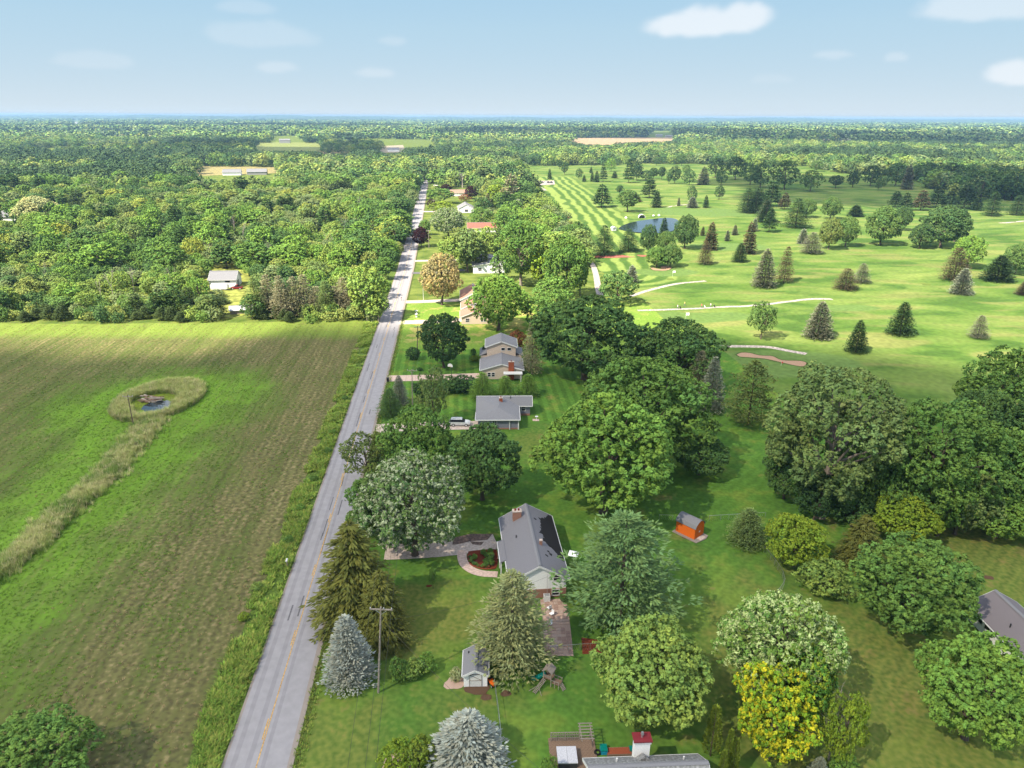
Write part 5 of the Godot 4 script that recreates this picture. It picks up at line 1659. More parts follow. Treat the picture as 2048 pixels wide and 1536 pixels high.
# ================= people: one smooth skin over tapered bones =================
func person_mesh(walk: float) -> Array:
	var bones := [[0, 1.62, 0, 0, 1.66, 0.01, 0.115, 0.105], [0, 1.40, 0, 0, 1.55, 0, 0.06, 0.055], [0, 0.98, 0, 0, 1.38, 0, 0.15, 0.17], [-0.17, 1.40, 0, 0.17, 1.40, 0, 0.075, 0.075],
		[-0.20, 1.38, 0, -0.26, 1.12, walk * 0.10, 0.055, 0.045], [-0.26, 1.12, walk * 0.10, -0.24, 0.88, walk * 0.25, 0.045, 0.035], [0.20, 1.38, 0, 0.26, 1.12, -walk * 0.10, 0.055, 0.045], [0.26, 1.12, -walk * 0.10, 0.24, 0.88, -walk * 0.18, 0.045, 0.035],
		[-0.09, 0.95, 0, -0.10, 0.50, -walk * 0.15, 0.095, 0.065], [-0.10, 0.50, -walk * 0.15, -0.10, 0.08, -walk * 0.30, 0.065, 0.045], [-0.10, 0.05, -walk * 0.30, -0.10, 0.05, -walk * 0.30 + 0.16, 0.05, 0.04],
		[0.09, 0.95, 0, 0.10, 0.50, walk * 0.20, 0.095, 0.065], [0.10, 0.50, walk * 0.20, 0.10, 0.08, walk * 0.22, 0.065, 0.045], [0.10, 0.05, walk * 0.22, 0.10, 0.05, walk * 0.22 + 0.16, 0.05, 0.04],
		[-0.24, 0.88, walk * 0.25, -0.24, 0.74, walk * 0.30, 0.035, 0.02], [0.24, 0.88, -walk * 0.18, 0.24, 0.74, -walk * 0.20, 0.035, 0.02]]
	var cell := 0.035
	var nx := 22
	var ny := 54
	var nz := 24
	var org := Vector3(-nx * cell * 0.5, -0.03, -nz * cell * 0.5)
	var val := PackedFloat32Array()
	val.resize((nx + 1) * (ny + 1) * (nz + 1))
	for k in nz + 1:
		for j in ny + 1:
			for i in nx + 1:
				var p := org + Vector3(i, j, k) * cell
				var s := 0.0
				for b in bones:
					var a := Vector3(b[0], b[1], b[2])
					var d := Vector3(b[3], b[4], b[5]) - a
					var t := clampf((p - a).dot(d) / maxf(d.length_squared(), 1e-6), 0, 1)
					s += exp(-38.0 * ((p - a - d * t).length() - lerpf(b[6], b[7], t)))
				val[(k * (ny + 1) + j) * (nx + 1) + i] = -log(maxf(s, 1e-30)) / 38.0
	var m := M.new()
	var id := {}
	var corner := [[0, 0, 0], [1, 0, 0], [0, 1, 0], [1, 1, 0], [0, 0, 1], [1, 0, 1], [0, 1, 1], [1, 1, 1]]
	var edges := [[0, 1], [2, 3], [4, 5], [6, 7], [0, 2], [1, 3], [4, 6], [5, 7], [0, 4], [1, 5], [2, 6], [3, 7]]
	for k in nz:
		for j in ny:
			for i in nx:
				var f := []
				for c in corner:
					f.append(val[((k + c[2]) * (ny + 1) + j + c[1]) * (nx + 1) + i + c[0]])
				var sum := Vector3.ZERO
				var cnt := 0
				for e in edges:
					if (f[e[0]] < 0.0) != (f[e[1]] < 0.0):
						var t: float = f[e[0]] / (f[e[0]] - f[e[1]])
						sum += Vector3(corner[e[0]][0], corner[e[0]][1], corner[e[0]][2]).lerp(Vector3(corner[e[1]][0], corner[e[1]][1], corner[e[1]][2]), t)
						cnt += 1
				if cnt > 0:
					id[Vector3i(i, j, k)] = m.v.size()
					var p := org + (Vector3(i, j, k) + sum / cnt) * cell
					m.v.append(p)
					m.c.append(Color(0.42, 0.26, 0.19) if p.y > 1.46 or (p.y < 0.95 and absf(p.x) > 0.19) or (absf(p.x) > 0.2 and p.y < 1.2) else (Color(1, 1, 1) if p.y > 0.95 else Color(0.09, 0.10, 0.14)))
					if p.y > 1.66 or (p.y > 1.58 and p.z < -0.02):
						m.c[m.c.size() - 1] = Color(0.05, 0.035, 0.025)
	for q in id:
		for ax in 3:
			var d := Vector3i.ZERO
			d[ax] = 1
			var u := Vector3i.ZERO
			u[(ax + 1) % 3] = 1
			var w := Vector3i.ZERO
			w[(ax + 2) % 3] = 1
			var a: float = val[(q.z * (ny + 1) + q.y) * (nx + 1) + q.x]
			var qb: Vector3i = q + d
			var b: float = val[(qb.z * (ny + 1) + qb.y) * (nx + 1) + qb.x]
			if (a < 0.0) != (b < 0.0) and id.has(q - u) and id.has(q - w) and id.has(q - u - w):
				m.ix.append_array([id[q], id[q - u], id[q - u - w], id[q], id[q - u - w], id[q - w]])
	return [m]

func person(label: String, at: Vector3, yaw: float, walk: float, shirt: Color) -> void:
	if not G.has("person"):
		G.person = person_mesh(0.8)[0]
	var m := M.new()
	m.v = G.person.v
	m.ix = G.person.ix
	m.c = G.person.c.duplicate()
	for i in m.c.size():
		if m.c[i] == Color(1, 1, 1):
			m.c[i] = shirt
	var h := thing("person", label, "person", at, yaw, "golfers on the cart path")
	var mt := StandardMaterial3D.new()
	mt.vertex_color_use_as_albedo = true
	mt.roughness = 0.8
	part(h, "body", m.done(true), mt)

func golf_bag_cart(label: String, at: Vector3, yaw: float, bag: Material) -> void:
	var h := thing("golf_trolley", label, "golf trolley", at, yaw, "golf trolleys on the cart path")
	for s in [-1.0, 1.0]:
		wheel(h, s * 0.32, 0.0, 0.16, 0.05)
	var f := M.new()
	f.bar(Vector3(-0.32, 0.16, 0), Vector3(0.32, 0.16, 0), 0.04, 0.04)
	f.bar(Vector3(0, 0.16, 0.1), Vector3(0, 1.05, -0.75), 0.04, 0.04)
	part(h, "frame", f.done(), K.black)
	var b := M.new()
	b.tube([Vector3(0, 0.22, 0.12), Vector3(0, 1.05, -0.30)], [0.15, 0.17], 10)
	part(h, "bag", b.done(), bag)
	for k in 5:
		var c := M.new()
		c.tube([Vector3(0.03 * (k - 2), 1.0, -0.28), Vector3(0.05 * (k - 2), 1.28, -0.42)], [0.02, 0.035], 5)
		part(h, "club", c.done(), K.steel)

func golf_cart(label: String, at: Vector3, yaw: float, group := "") -> Node3D:
	var h := thing("golf_cart", label, "golf cart", at, yaw, group)
	part(h, "body", loft([[-1.2, 0.50, 0.30, 0.56, 0.55, 0.5, 0.75], [0.2, 0.56, 0.26, 0.58, 0.4, 0.55, 0.45], [0.7, 0.55, 0.26, 0.58, 0.5, 0.5, 0.85], [1.2, 0.42, 0.30, 0.48, 0.5, 0.4, 0.62]]), K.canvas)
	box_part(h, "roof", K.canvas, -0.6, 1.80, -1.1, 0.6, 1.87, 0.75)
	for s in [-1.0, 1.0]:
		for z in [-1.0, 0.65]:
			box_part(h, "post", K.black, s * 0.55 - 0.02, 0.7, z - 0.02, s * 0.55 + 0.02, 1.8, z + 0.02)
		wheel(h, s * 0.5, 0.8, 0.22, 0.18)
		wheel(h, s * 0.5, -0.8, 0.22, 0.18)
	box_part(h, "seat", K.black, -0.5, 0.75, -0.6, 0.5, 0.9, 0.0)
	return h

func flag(label: String, at: Vector3, h: float, cloth: Material) -> void:
	var o := thing("golf_flag", label, "flag", at, 0.0, "flags on the golf greens")
	var p := M.new()
	p.tube([Vector3.ZERO, Vector3(0, h, 0)], [0.03, 0.025], 5)
	part(o, "pole", p.done(), K.white)
	var c := M.new()
	for k in 5:
		var w := 0.085 * h
		var y := h * 0.64
		c.quad(Vector3(k * w, y, 0.06 * sin(k * 1.4)), Vector3((k + 1) * w, y, 0.06 * sin((k + 1) * 1.4)), Vector3((k + 1) * w, h, 0.06 * sin((k + 1) * 1.4)), Vector3(k * w, h, 0.06 * sin(k * 1.4)))
	part(o, "cloth", c.done(), cloth)

func blob(b: M, at: Vector3, s: Vector3, r: RandomNumberGenerator, n := 7) -> void:
	var rings := []
	for j in 5:
		var el := lerpf(-1.3, 1.5708, j / 4.0)
		var ring := []
		for k in n:
			var a := TAU * k / n
			ring.append(at + Vector3(cos(a) * cos(el) * s.x, sin(el) * s.y, sin(a) * cos(el) * s.z) * r.randf_range(0.85, 1.1))
		rings.append(ring)
	for j in 4:
		for k in n:
			b.quad(rings[j][k], rings[j][(k + 1) % n], rings[j + 1][(k + 1) % n], rings[j + 1][k])

func make_golf_things() -> void:
	# pond
	var pd := smooth_line(poly([1236, 460, 1246, 453, 1268, 446, 1300, 441, 1330, 438, 1350, 440, 1358, 448, 1350, 462, 1325, 468, 1285, 468, 1252, 464, 1236, 460]), 3.0)
	pd.remove_at(pd.size() - 1)
	var top := 0.0
	for p in pd:
		top = maxf(top, gy(p.x, p.y))
	var w := sheet("golf_pond", pd, top + 0.03, K.water, Rect2(), "still pond on the golf course reflecting the sky")
	w.set_meta("kind", "structure")
	# paths
	var gp1 := strip("cart_path", smooth_line(poly([1172, 515, 1185, 530, 1192, 550, 1196, 575, 1200, 590]), 2.0), -1.3, 1.3, 0.03, K.path, "pale cart path curving down past the trees")
	strip("cart_path", smooth_line(poly([1262, 592, 1300, 580, 1350, 569, 1411, 563]), 2.0), -1.1, 1.1, 0.03, K.path, "short pale cart path behind the tee")
	strip("cart_path", smooth_line(poly([1275, 621, 1350, 619, 1440, 617, 1520, 614, 1570, 607, 1620, 602, 1664, 601]), 2.0), -1.0, 1.0, 0.03, K.path, "long pale cart path crossing the golf course")
	strip("cart_path", smooth_line(poly([1440, 693, 1480, 693, 1530, 695, 1570, 702, 1612, 711]), 2.0), -1.1, 1.1, 0.03, K.path, "curved pale cart path above the bunker")
	strip("cart_path", smooth_line(poly([1335, 416, 1345, 413, 1370, 411, 1395, 412]), 2.0), -1.2, 1.2, 0.03, K.path, "far curved cart path beyond the pond")
	strip("cart_path", smooth_line(poly([1062, 368, 1078, 374, 1090, 381]), 2.0), -2.0, 2.0, 0.03, K.path, "cart path leading to the golf car park")
	strip("cart_path", smooth_line(poly([2000, 448, 2048, 444, 2090, 441]), 3.0), -1.5, 1.5, 0.03, K.path, "far cart path on the right fairway")
	# bunkers
	bunker([1471, 709, 1482, 705, 1500, 706, 1520, 711, 1545, 713, 1565, 721, 1600, 723, 1615, 728, 1608, 735, 1590, 733, 1560, 726, 1530, 719, 1500, 716, 1478, 714], K.sand, "long sand bunker below the curved cart path")
	bunker([1299, 537, 1330, 533, 1345, 536, 1335, 541, 1310, 542], K.sand, "small sandy tee beside the bright tree")
	bunker([1180, 512, 1212, 511, 1285, 512, 1285, 516, 1200, 516], K.roof_red, "red mulch strip under the layered pine")
	# car park
	sheet("car_park", poly([1048, 364, 1108, 362, 1110, 370, 1050, 373]), 0.62, K.path, Rect2(), "pale golf car park")
	for i in 9:
		var q := on(1055 + i * 6.0, 366.5)
		suv("parked_car", "small dark car parked in the row at the golf course", "car", q + Vector3(0, 0.1, 0), 0.3, K.dark if i % 3 else K.silver, false, "cars in the golf car park")
	# golfers and trolleys on the long path
	person("golfer in a red shirt beside a trolley on the path", on(1403, 616), 1.3, 0.8, Color(0.55, 0.06, 0.05))
	golf_bag_cart("golf trolley with pale bag beside the golfer in red", on(1410, 617), 1.5, K.canvas)
	person("golfer in a white shirt walking on the path", on(1421, 615), 1.4, 1.0, Color(0.75, 0.75, 0.75))
	golf_bag_cart("golf trolley with dark bag ahead of the golfer in white", on(1429, 615), 1.5, K.dark)
	person("golfer in a pale shirt alone on the path", on(1355, 618), 1.2, 0.7, Color(0.65, 0.68, 0.72))
	golf_bag_cart("golf trolley with black bag by the lone golfer", on(1361, 618), 1.5, K.black)
	person("golfer in a yellow shirt on the grass above the path", on(1369, 612), 0.4, 0.4, Color(0.5, 0.42, 0.08))
	flag("white flag on the green below the long path", on(1371, 640), 2.6, K.canvas)
	flag("white flag on the green near the sandy tee", on(1345, 553), 2.6, K.canvas)
	flag("small red flag by the long bunker", on(1562, 731), 1.1, K.shirt_red)
	# shelter, pump house, mower
	var h := thing("shelter", "round roofed white shelter with dark opening by the golf pond", "shelter", on(1284, 437), 0.0)
	var b := M.new()
	var prev := []
	for k in 11:
		var a := PI * k / 10.0
		var e := Vector3(cos(a) * 2.2, sin(a) * 2.2 + 0.4, 0)
		if k > 0:
			b.prism([prev[0], e, e + e.normalized() * 0.12, prev[0] + prev[0].normalized() * 0.12], Vector3(0, 0, -3.0))
		prev = [e]
	part(h, "roof", b.done(), K.white)
	var bk := M.new()
	bk.box(-2.1, 0, -2.9, 2.1, 1.9, -2.8)
	bk.box(-2.2, 0, -2.9, -2.1, 0.5, 0.0)
	bk.box(2.1, 0, -2.9, 2.2, 0.5, 0.0)
	part(h, "wall", bk.done(), K.slate_siding)
	h = thing("pump_house", "small white hut at the pond's western end", "hut", on(1227, 461), 0.3)
	gable(h, 2.6, 2.4, 1.7, 2.5, K.white, K.canvas, 0.15)
	h = thing("ride_on_mower", "red ride on mower on the striped fairway", "mower", on(1136, 436), 0.4)
	part(h, "body", loft([[-1.3, 0.5, 0.35, 0.6, 0.6, 0.5, 0.9], [0.2, 0.6, 0.35, 0.65, 0.6, 0.55, 0.95], [0.5, 0.45, 0.4, 0.5, 0.7, 0.42, 1.05], [1.5, 0.4, 0.4, 0.45, 0.7, 0.36, 0.95]]), K.red)
	box_part(h, "seat", K.black, -0.3, 0.95, -0.9, 0.3, 1.5, -0.4)
	box_part(h, "deck", K.dark, -1.4, 0.15, 1.4, 1.4, 0.4, 2.2)
	for s in [-1.0, 1.0]:
		wheel(h, s * 0.65, -0.8, 0.45, 0.3)
		wheel(h, s * 0.55, 1.0, 0.3, 0.25)
	var r := RandomNumberGenerator.new()
	r.seed = 8
	for a in [[1252, 437], [1307, 433], [1318, 432]]:
		var bb := M.new()
		blob(bb, Vector3(0, 0.5, 0), Vector3(1.0, 0.8, 0.8), r)
		var st := part(self, "boulder", bb.done(), K.white)
		st.position = on(a[0], a[1])
		tag(st, "pale boulder on the golf pond's far bank", "boulder", "boulders by the golf pond")

func bunker(a: Array, m: Material, label: String) -> void:
	var pts := smooth_line(poly(a + [a[0], a[1]]), 1.5)
	pts.remove_at(pts.size() - 1)
	var b := M.new()
	var c := Vector2.ZERO
	for t in Geometry2D.triangulate_polygon(pts):
		b.v.append(Vector3(pts[t].x, gy(pts[t].x, pts[t].y) + 0.05, pts[t].y))
		b.c.append(Color.WHITE)
		b.ix.append(b.v.size() - 1)
	structure("bunker", b.done(), m, label)
	# raised grass lip
	var lip := pts.duplicate()
	lip.append(pts[0])
	strip("bunker_lip", lip, -0.15, 0.35, 0.07, plain(0.07, 0.12, 0.02, 1.0, "coarse", 0.4), label.replace("bunker", "bunker lip"))

# ================= gardens =================
func make_garden_things() -> void:
	var h: Node3D
	var r := RandomNumberGenerator.new()
	r.seed = 17
	# curved walk and planting bed of the white gabled house
	strip("garden_path", smooth_line(poly([925, 1101, 924, 1115, 930, 1130, 945, 1141, 965, 1147, 995, 1149]), 0.5), -0.75, 0.75, 0.03, K.concrete_pink, "curved pale garden path beside the planting bed")
	var bed := smooth_line(poly([937, 1103, 934, 1115, 940, 1128, 955, 1136, 975, 1139, 993, 1135, 993, 1101, 965, 1100, 937, 1103]), 0.5)
	bed.remove_at(bed.size() - 1)
	var bd := sheet("planting_bed", bed, 0.05, K.mulch, Rect2(), "red mulch planting bed by the white gabled house")
	# brick edging, one by one
	var bm := M.new()
	bm.box(-0.11, 0, -0.06, 0.11, 0.12, 0.06)
	var brick := bm.done()
	var edge := smooth_line(poly([936, 1112, 940, 1128, 955, 1136, 975, 1139, 993, 1135]), 0.26)
	for i in edge.size() - 1:
		var o := part(bd, "brick", brick, K.brick_red)
		o.position = Vector3(edge[i].x, 0.03, edge[i].y)
		o.rotation.y = -atan2(edge[i + 1].y - edge[i].y, edge[i + 1].x - edge[i].x) + r.randf_range(-0.08, 0.08)
	var nb := 0
	for a in [[967, 1106], [980, 1104], [974, 1112], [983, 1112], [982, 1119], [973, 1123], [983, 1127], [971, 1130]]:
		plant("ball", "boxwood", "round green boxwood in the mulch bed by the porch", "shrub", gp(a[0], a[1] + 3), 0.95, 0.52, "green", r.randf() * 6.0, "boxwoods in the mulch bed")
	plant("ball", "boxwood", "vivid light green ball bush in the mulch bed", "shrub", gp(949, 1118), 0.9, 0.5, "bright", 1.0)
	for i in 22:
		var a := edge[int(r.randf() * (edge.size() - 1))]
		var c := w2(962, 1118)
		var q := a.lerp(c, r.randf_range(0.12, 0.3))
		plant("ball", "bedding_plant", "low bedding plant along the brick edge of the bed", "plant", Vector3(q.x, 0.04, q.y), r.randf_range(0.25, 0.45), r.randf_range(0.22, 0.36), ["green", "lime", "forest", "rust"][i % 4], r.randf() * 6.0, "bedding plants along the brick edge")
	# stone patio of the white gabled house: slabs
	var pv := strip("patio", poly([1106, 1198, 1112, 1240, 1118, 1312]), -1.9, 1.9, 0.02, K.stone, "pinkish stone patio strip beside the white gabled house")
	var slab := M.new()
	slab.box(-0.28, 0, -0.28, 0.28, 0.05, 0.28)
	var slabs := slab.done()
	var pa := w2(1106, 1198)
	var pb := w2(1118, 1312)
	var dir := (pb - pa).normalized()
	var sd := Vector2(-dir.y, dir.x)
	var pl := pa.distance_to(pb)
	var mats := [K.stone, plain(0.55, 0.36, 0.29, 0.95, "speck", 0.4), plain(0.68, 0.50, 0.41, 0.95, "speck", 0.4)]
	for i in int(pl / 0.62):
		for j in 6:
			if r.randf() < 0.06:
				continue
			var q := pa + dir * (0.4 + i * 0.62) + sd * ((j - 2.5) * 0.62)
			var o := part(pv, "paving_slab", slabs, mats[int(r.randf() * 2.99)])
			o.position = Vector3(q.x + r.randf_range(-0.02, 0.02), 0.015 + r.randf() * 0.012, q.y)
			o.rotation.y = -atan2(dir.y, dir.x) + r.randf_range(-0.03, 0.03)
	sheet("mulch_bed", poly([1163, 1275, 1200, 1280, 1214, 1308, 1165, 1308]), 0.0, K.mulch, Rect2(), "red mulch bed under the white pine")
	# patio furniture
	for a in [[1098, 1220], [1103, 1232], [1100, 1252]]:
		patio_chair(gp(a[0], a[1]), r.randf() * 6.0)
	h = thing("patio_umbrella", "white square patio umbrella beside the white gabled house", "umbrella", gp(1146, 1130), 0.5)
	var um := M.new()
	for k in 4:
		var a0 := Vector3(1.1, 2.1, 0).rotated(Vector3.UP, k * PI / 2)
		var a1 := Vector3(1.1, 2.1, 0).rotated(Vector3.UP, (k + 1) * PI / 2)
		um.tri(a0, a1, Vector3(0, 2.55, 0))
	part(h, "canopy", um.done(), K.canvas)
	var up := M.new()
	up.tube([Vector3.ZERO, Vector3(0, 2.55, 0)], [0.03, 0.03], 6)
	part(h, "pole", up.done(), K.steel)
	h = thing("air_conditioner", "white air conditioner box at the brick wall", "air conditioner", Vector3(5.2, 0, -85.2), 0.1)
	box_part(h, "case", K.white, -0.45, 0.06, -0.35, 0.45, 1.0, 0.35)
	box_part(h, "grille", K.grey, -0.38, 1.0, -0.28, 0.38, 1.03, 0.28)
	box_part(h, "base", K.concrete, -0.55, 0.0, -0.45, 0.55, 0.06, 0.45)
	# play set
	play_set(Vector3(4.75, 0, -69.2))
	# wire fence
	fence(PackedVector2Array([w2(989, 1372), w2(1000, 1460), w2(1004, 1536)]), 1.1, "wire mesh fence between the two back gardens")
	fence(PackedVector2Array([w2(1100, 1306), w2(1180, 1300), w2(1235, 1300)]), 1.1, "wire mesh fence behind the stone patio")
	fence(PackedVector2Array([w2(1548, 1200), w2(1568, 1170), w2(1555, 1140), w2(1528, 1105)]), 1.2, "curved wire fence at the edge of the big lawn")
	fence(PackedVector2Array([w2(1318, 1040), w2(1345, 1041)]), 1.1, "short wire fence left of the orange shed")
	fence(PackedVector2Array([w2(1418, 1042), w2(1530, 1035)]), 1.1, "wire fence right of the orange shed")
	# mulch ring, soil patches, stepping things round the white shed
	for a in [[w2(912, 1366), 1.5, K.stone, "stone edging bed around the hydrangea"], [w2(955, 1377), 1.6, K.soil, "bare soil before the white shed doors"], [w2(972, 1394), 0.7, K.soil, "small bare patch of soil on the lawn"], [w2(1012, 1387), 0.7, K.soil, "bare brown patch beyond the fence"], [w2(858, 1172), 0.45, K.mulch, "mulch ring round the young tree"], [w2(1977, 1155), 0.7, K.soil, "brown stump patch on the clearing lawn"], [w2(800, 1535), 2.4, K.stone, "stone bed under the mounded junipers"], [w2(1370, 1075), 0.5, K.soil, "worn patch beside the orange shed"]]:
		var pts := PackedVector2Array()
		for k in 14:
			var an := TAU * k / 14.0
			pts.append(a[0] + Vector2(cos(an), sin(an) * 0.8) * a[1] * r.randf_range(0.75, 1.15))
		sheet("garden_bed", pts, 0.02, a[2], Rect2(), a[3])
	h = thing("garden_tractor", "orange garden tractor parked beside the small white shed", "tractor", gp(983, 1368), 0.6)
	part(h, "body", loft([[-0.6, 0.25, 0.3, 0.3, 0.45, 0.25, 0.6], [0.1, 0.3, 0.3, 0.32, 0.5, 0.28, 0.62], [0.8, 0.22, 0.35, 0.26, 0.55, 0.2, 0.75]]), K.orange)
	box_part(h, "seat", K.black, -0.2, 0.6, -0.5, 0.2, 1.0, -0.2)
	for s in [-1.0, 1.0]:
		wheel(h, s * 0.36, -0.4, 0.25, 0.18)
		wheel(h, s * 0.3, 0.55, 0.18, 0.14)
	# hot tub and pergola of the near house
	h = thing("hot_tub", "grey hot tub with folded pale cover beside the near house", "hot tub", gp(1134, 1510, 0.9) - Vector3(0, 0.9, 0), 0.03)
	box_part(h, "tub", K.dark, -1.02, 0, -1.02, 1.02, 0.85, 1.02)
	box_part(h, "cover", K.cover, -1.08, 0.85, -1.08, -0.012, 0.99, 1.08)
	box_part(h, "cover", K.cover, 0.012, 0.85, -1.08, 1.08, 0.98, 1.08)
	h = thing("pergola", "weathered wooden pergola around the hot tub deck", "pergola", gp(1136, 1516), 0.03)
	box_part(h, "deck", K.wood, -2.0, 0.0, -2.6, 3.2, 0.12, 1.6)
	for x in [-1.7, -0.1, 1.5, 2.7]:
		box_part(h, "post", K.wood_grey, x - 0.06, 0.12, -2.3, x + 0.06, 2.2 if x > 1.0 else 1.3, -2.18)
	for k in 3:
		box_part(h, "rail", K.wood_grey, -1.8, 0.5 + k * 0.38, -2.27, 1.6, 0.58 + k * 0.38, -2.21)
	for k in 16:
		box_part(h, "slat", K.wood_grey, -1.7 + k * 0.2, 0.15, -2.2, -1.64 + k * 0.2, 1.25, -2.17)
	for k in 6:
		box_part(h, "beam", K.wood_grey, 1.3, 2.2, -2.6 + k * 0.42, 2.9, 2.3, -2.52 + k * 0.42)
	for x in [1.5, 2.65]:
		box_part(h, "joist", K.wood_grey, x - 0.04, 2.08, -2.7, x + 0.04, 2.2, -0.2)
	h = thing("storage_box", "blue storage box behind the near house", "box", gp(1207, 1503), 0.04)
	box_part(h, "box", K.blue, -0.35, 0, -0.45, 0.35, 0.55, 0.45)
	box_part(h, "lid", K.teal, -0.38, 0.55, -0.48, 0.38, 0.62, 0.48)
	h = thing("storage_box", "small teal box next to the white chimney", "box", gp(1263, 1502), 0.04)
	box_part(h, "box", K.teal, -0.25, 0, -0.3, 0.25, 0.4, 0.3)
	box_part(h, "lid", K.teal, -0.27, 0.4, -0.32, 0.27, 0.46, 0.32)
	h = thing("raised_bed", "red brown planter bed along the near house wall", "planter", gp(1238, 1505), 0.04)
	box_part(h, "frame", K.wood, -1.4, 0, -0.5, 1.4, 0.25, 0.5)
	box_part(h, "soil", K.brick_red, -1.32, 0.25, -0.42, 1.32, 0.28, 0.42)
	var ty := M.new()
	for k in 16:
		var a0 := TAU * k / 16.0
		var a1 := TAU * (k + 1) / 16.0
		ty.tube([Vector3(cos(a0) * 0.3, 0.12, sin(a0) * 0.3), Vector3(cos(a1) * 0.3, 0.12, sin(a1) * 0.3)], [0.11, 0.11], 6, false)
	var to := part(self, "old_tyre", ty.done(), K.black)
	to.position = gp(1195, 1506)
	tag(to, "black tyre lying by the blue storage box", "tyre")
	# vehicles
	suv("silver_car", "silver sport utility car in the grey house driveway", "car", gp(920, 850), PI / 2, K.silver)
	suv("pickup_truck", "dark red pickup truck beside the wood clearing garage", "truck", gp(474, 578), -PI / 2 + 0.1, K.maroon, true)
	h = thing("travel_trailer", "white trailer parked along the clearing garage", "trailer", gp(440, 580), PI / 2 + 0.08)
	part(h, "body", loft([[-3.3, 0.95, 0.6, 1.1, 1.2, 0.95, 2.4], [-3.1, 1.1, 0.5, 1.15, 1.4, 1.05, 2.6], [2.9, 1.1, 0.5, 1.15, 1.4, 1.05, 2.6], [3.4, 1.0, 0.8, 1.05, 1.2, 0.95, 2.1]]), K.white)
	box_part(h, "door", K.grey, 1.13, 0.7, 0.8, 1.18, 2.2, 1.5)
	for s in [-1.0, 1.0]:
		wheel(h, s * 0.95, -0.4, 0.35, 0.22)
		wheel(h, s * 0.95, 0.5, 0.35, 0.22)
	suv("parked_van", "white vehicle parked far along the road", "car", gp(872, 372), 1.4, K.white)
	suv("parked_car", "red car parked far along the road beside the white one", "car", gp(866, 366), 1.4, K.red)
	# mailboxes and bins
	for a in [[761, 828, K.white, "white mailbox at the grey house driveway"], [803, 601, K.maroon, "brown mailbox beside the road by the tan tree"], [833, 523, K.black, "dark mailbox far along the road"], [575, 1133, K.white, "white mailbox on the field side of the road"], [842, 422, K.black, "black mailbox at the far white house"]]:
		h = thing("mailbox", a[3], "mailbox", gp(a[0], a[1]), 0.1)
		box_part(h, "post", K.wood_grey, -0.06, 0, -0.06, 0.06, 1.0, 0.06)
		var mb := M.new()
		for k in 6:
			var a0 := PI * k / 6.0
			var a1 := PI * (k + 1) / 6.0
			mb.prism([Vector3(cos(a0) * 0.16, 1.15 + sin(a0) * 0.16, -0.35), Vector3(cos(a1) * 0.16, 1.15 + sin(a1) * 0.16, -0.35), Vector3(0, 1.0, -0.35)], Vector3(0, 0, 0.7))
		part(h, "box", mb.done(), a[2])
	h = thing("wheeled_bin", "black wheeled bin at the roadside by the driveway", "bin", gp(776, 763), 0.1)
	part(h, "body", loft([[-0.35, 0.26, 0.05, 0.3, 0.6, 0.33, 1.0], [0.35, 0.26, 0.05, 0.3, 0.6, 0.33, 1.0]]), K.black)
	box_part(h, "lid", K.dark, -0.35, 1.0, -0.38, 0.35, 1.07, 0.4)
	# basketball hoop
	h = thing("basketball_hoop", "basketball hoop with white backboard beside the driveway", "hoop", gp(903, 752), -0.4)
	var bp := M.new()
	bp.tube([Vector3.ZERO, Vector3(0, 2.9, 0), Vector3(0, 3.2, 0.5)], [0.07, 0.06, 0.05], 6)
	part(h, "pole", bp.done(), K.dark)
	var bb := M.new()
	var fan := []
	for k in 9:
		var a0 := PI * k / 8.0
		fan.append(Vector3(cos(a0) * 0.75, 3.1 + sin(a0) * 0.65, 0.55))
	fan.append(Vector3(-0.75, 2.8, 0.55))
	fan.append(Vector3(0.75, 2.8, 0.55))
	bb.prism(fan, Vector3(0, 0, 0.05))
	part(h, "backboard", bb.done(), K.white)
	var ri := M.new()
	for k in 12:
		var a0 := TAU * k / 12.0
		var a1 := TAU * (k + 1) / 12.0
		ri.tube([Vector3(cos(a0) * 0.23, 3.0, 0.85 + sin(a0) * 0.23), Vector3(cos(a1) * 0.23, 3.0, 0.85 + sin(a1) * 0.23)], [0.015, 0.015], 4, false)
	part(h, "ring", ri.done(), K.orange)
	# bird bath and garden ornaments by the grey house
	h = thing("bird_bath", "white bird bath on a pale slab by the grey house", "bird bath", gp(1073, 840), 0.0)
	var bi := M.new()
	bi.tube([Vector3(0, 0, 0), Vector3(0, 0.1, 0), Vector3(0, 0.75, 0), Vector3(0, 0.85, 0), Vector3(0, 0.92, 0)], [0.22, 0.1, 0.09, 0.36, 0.38], 12)
	part(h, "basin", bi.done(), K.white)
	box_part(h, "slab", K.concrete_pink, -0.9, 0.0, -0.5, 0.6, 0.05, 0.6)
	h = thing("flag_pole", "white flag pole on the lawn by the tan tree", "flag pole", gp(847, 600), 0.0)
	var fpo := M.new()
	fpo.tube([Vector3.ZERO, Vector3(0, 7.2, 0)], [0.09, 0.05], 6)
	part(h, "pole", fpo.done(), K.white)
	box_part(h, "finial", K.yellow, -0.09, 7.2, -0.09, 0.09, 7.38, 0.09)
	for a in [[833, 627], [833, 634]]:
		h = thing("garden_urn", "white garden urn on the roadside lawn", "urn", gp(a[0], a[1]), 0.0, "white urns on the roadside lawn")
		var ur := M.new()
		ur.tube([Vector3(0, 0, 0), Vector3(0, 0.15, 0), Vector3(0, 0.3, 0), Vector3(0, 0.9, 0), Vector3(0, 1.1, 0)], [0.35, 0.3, 0.15, 0.5, 0.55], 10)
		part(h, "bowl", ur.done(), K.white)
	# mulch ring tree: a sapling
	tree("loose", "green", [866, 1135, 1172, 16, 0.8], "slender young tree in the mulch ring on the front lawn")

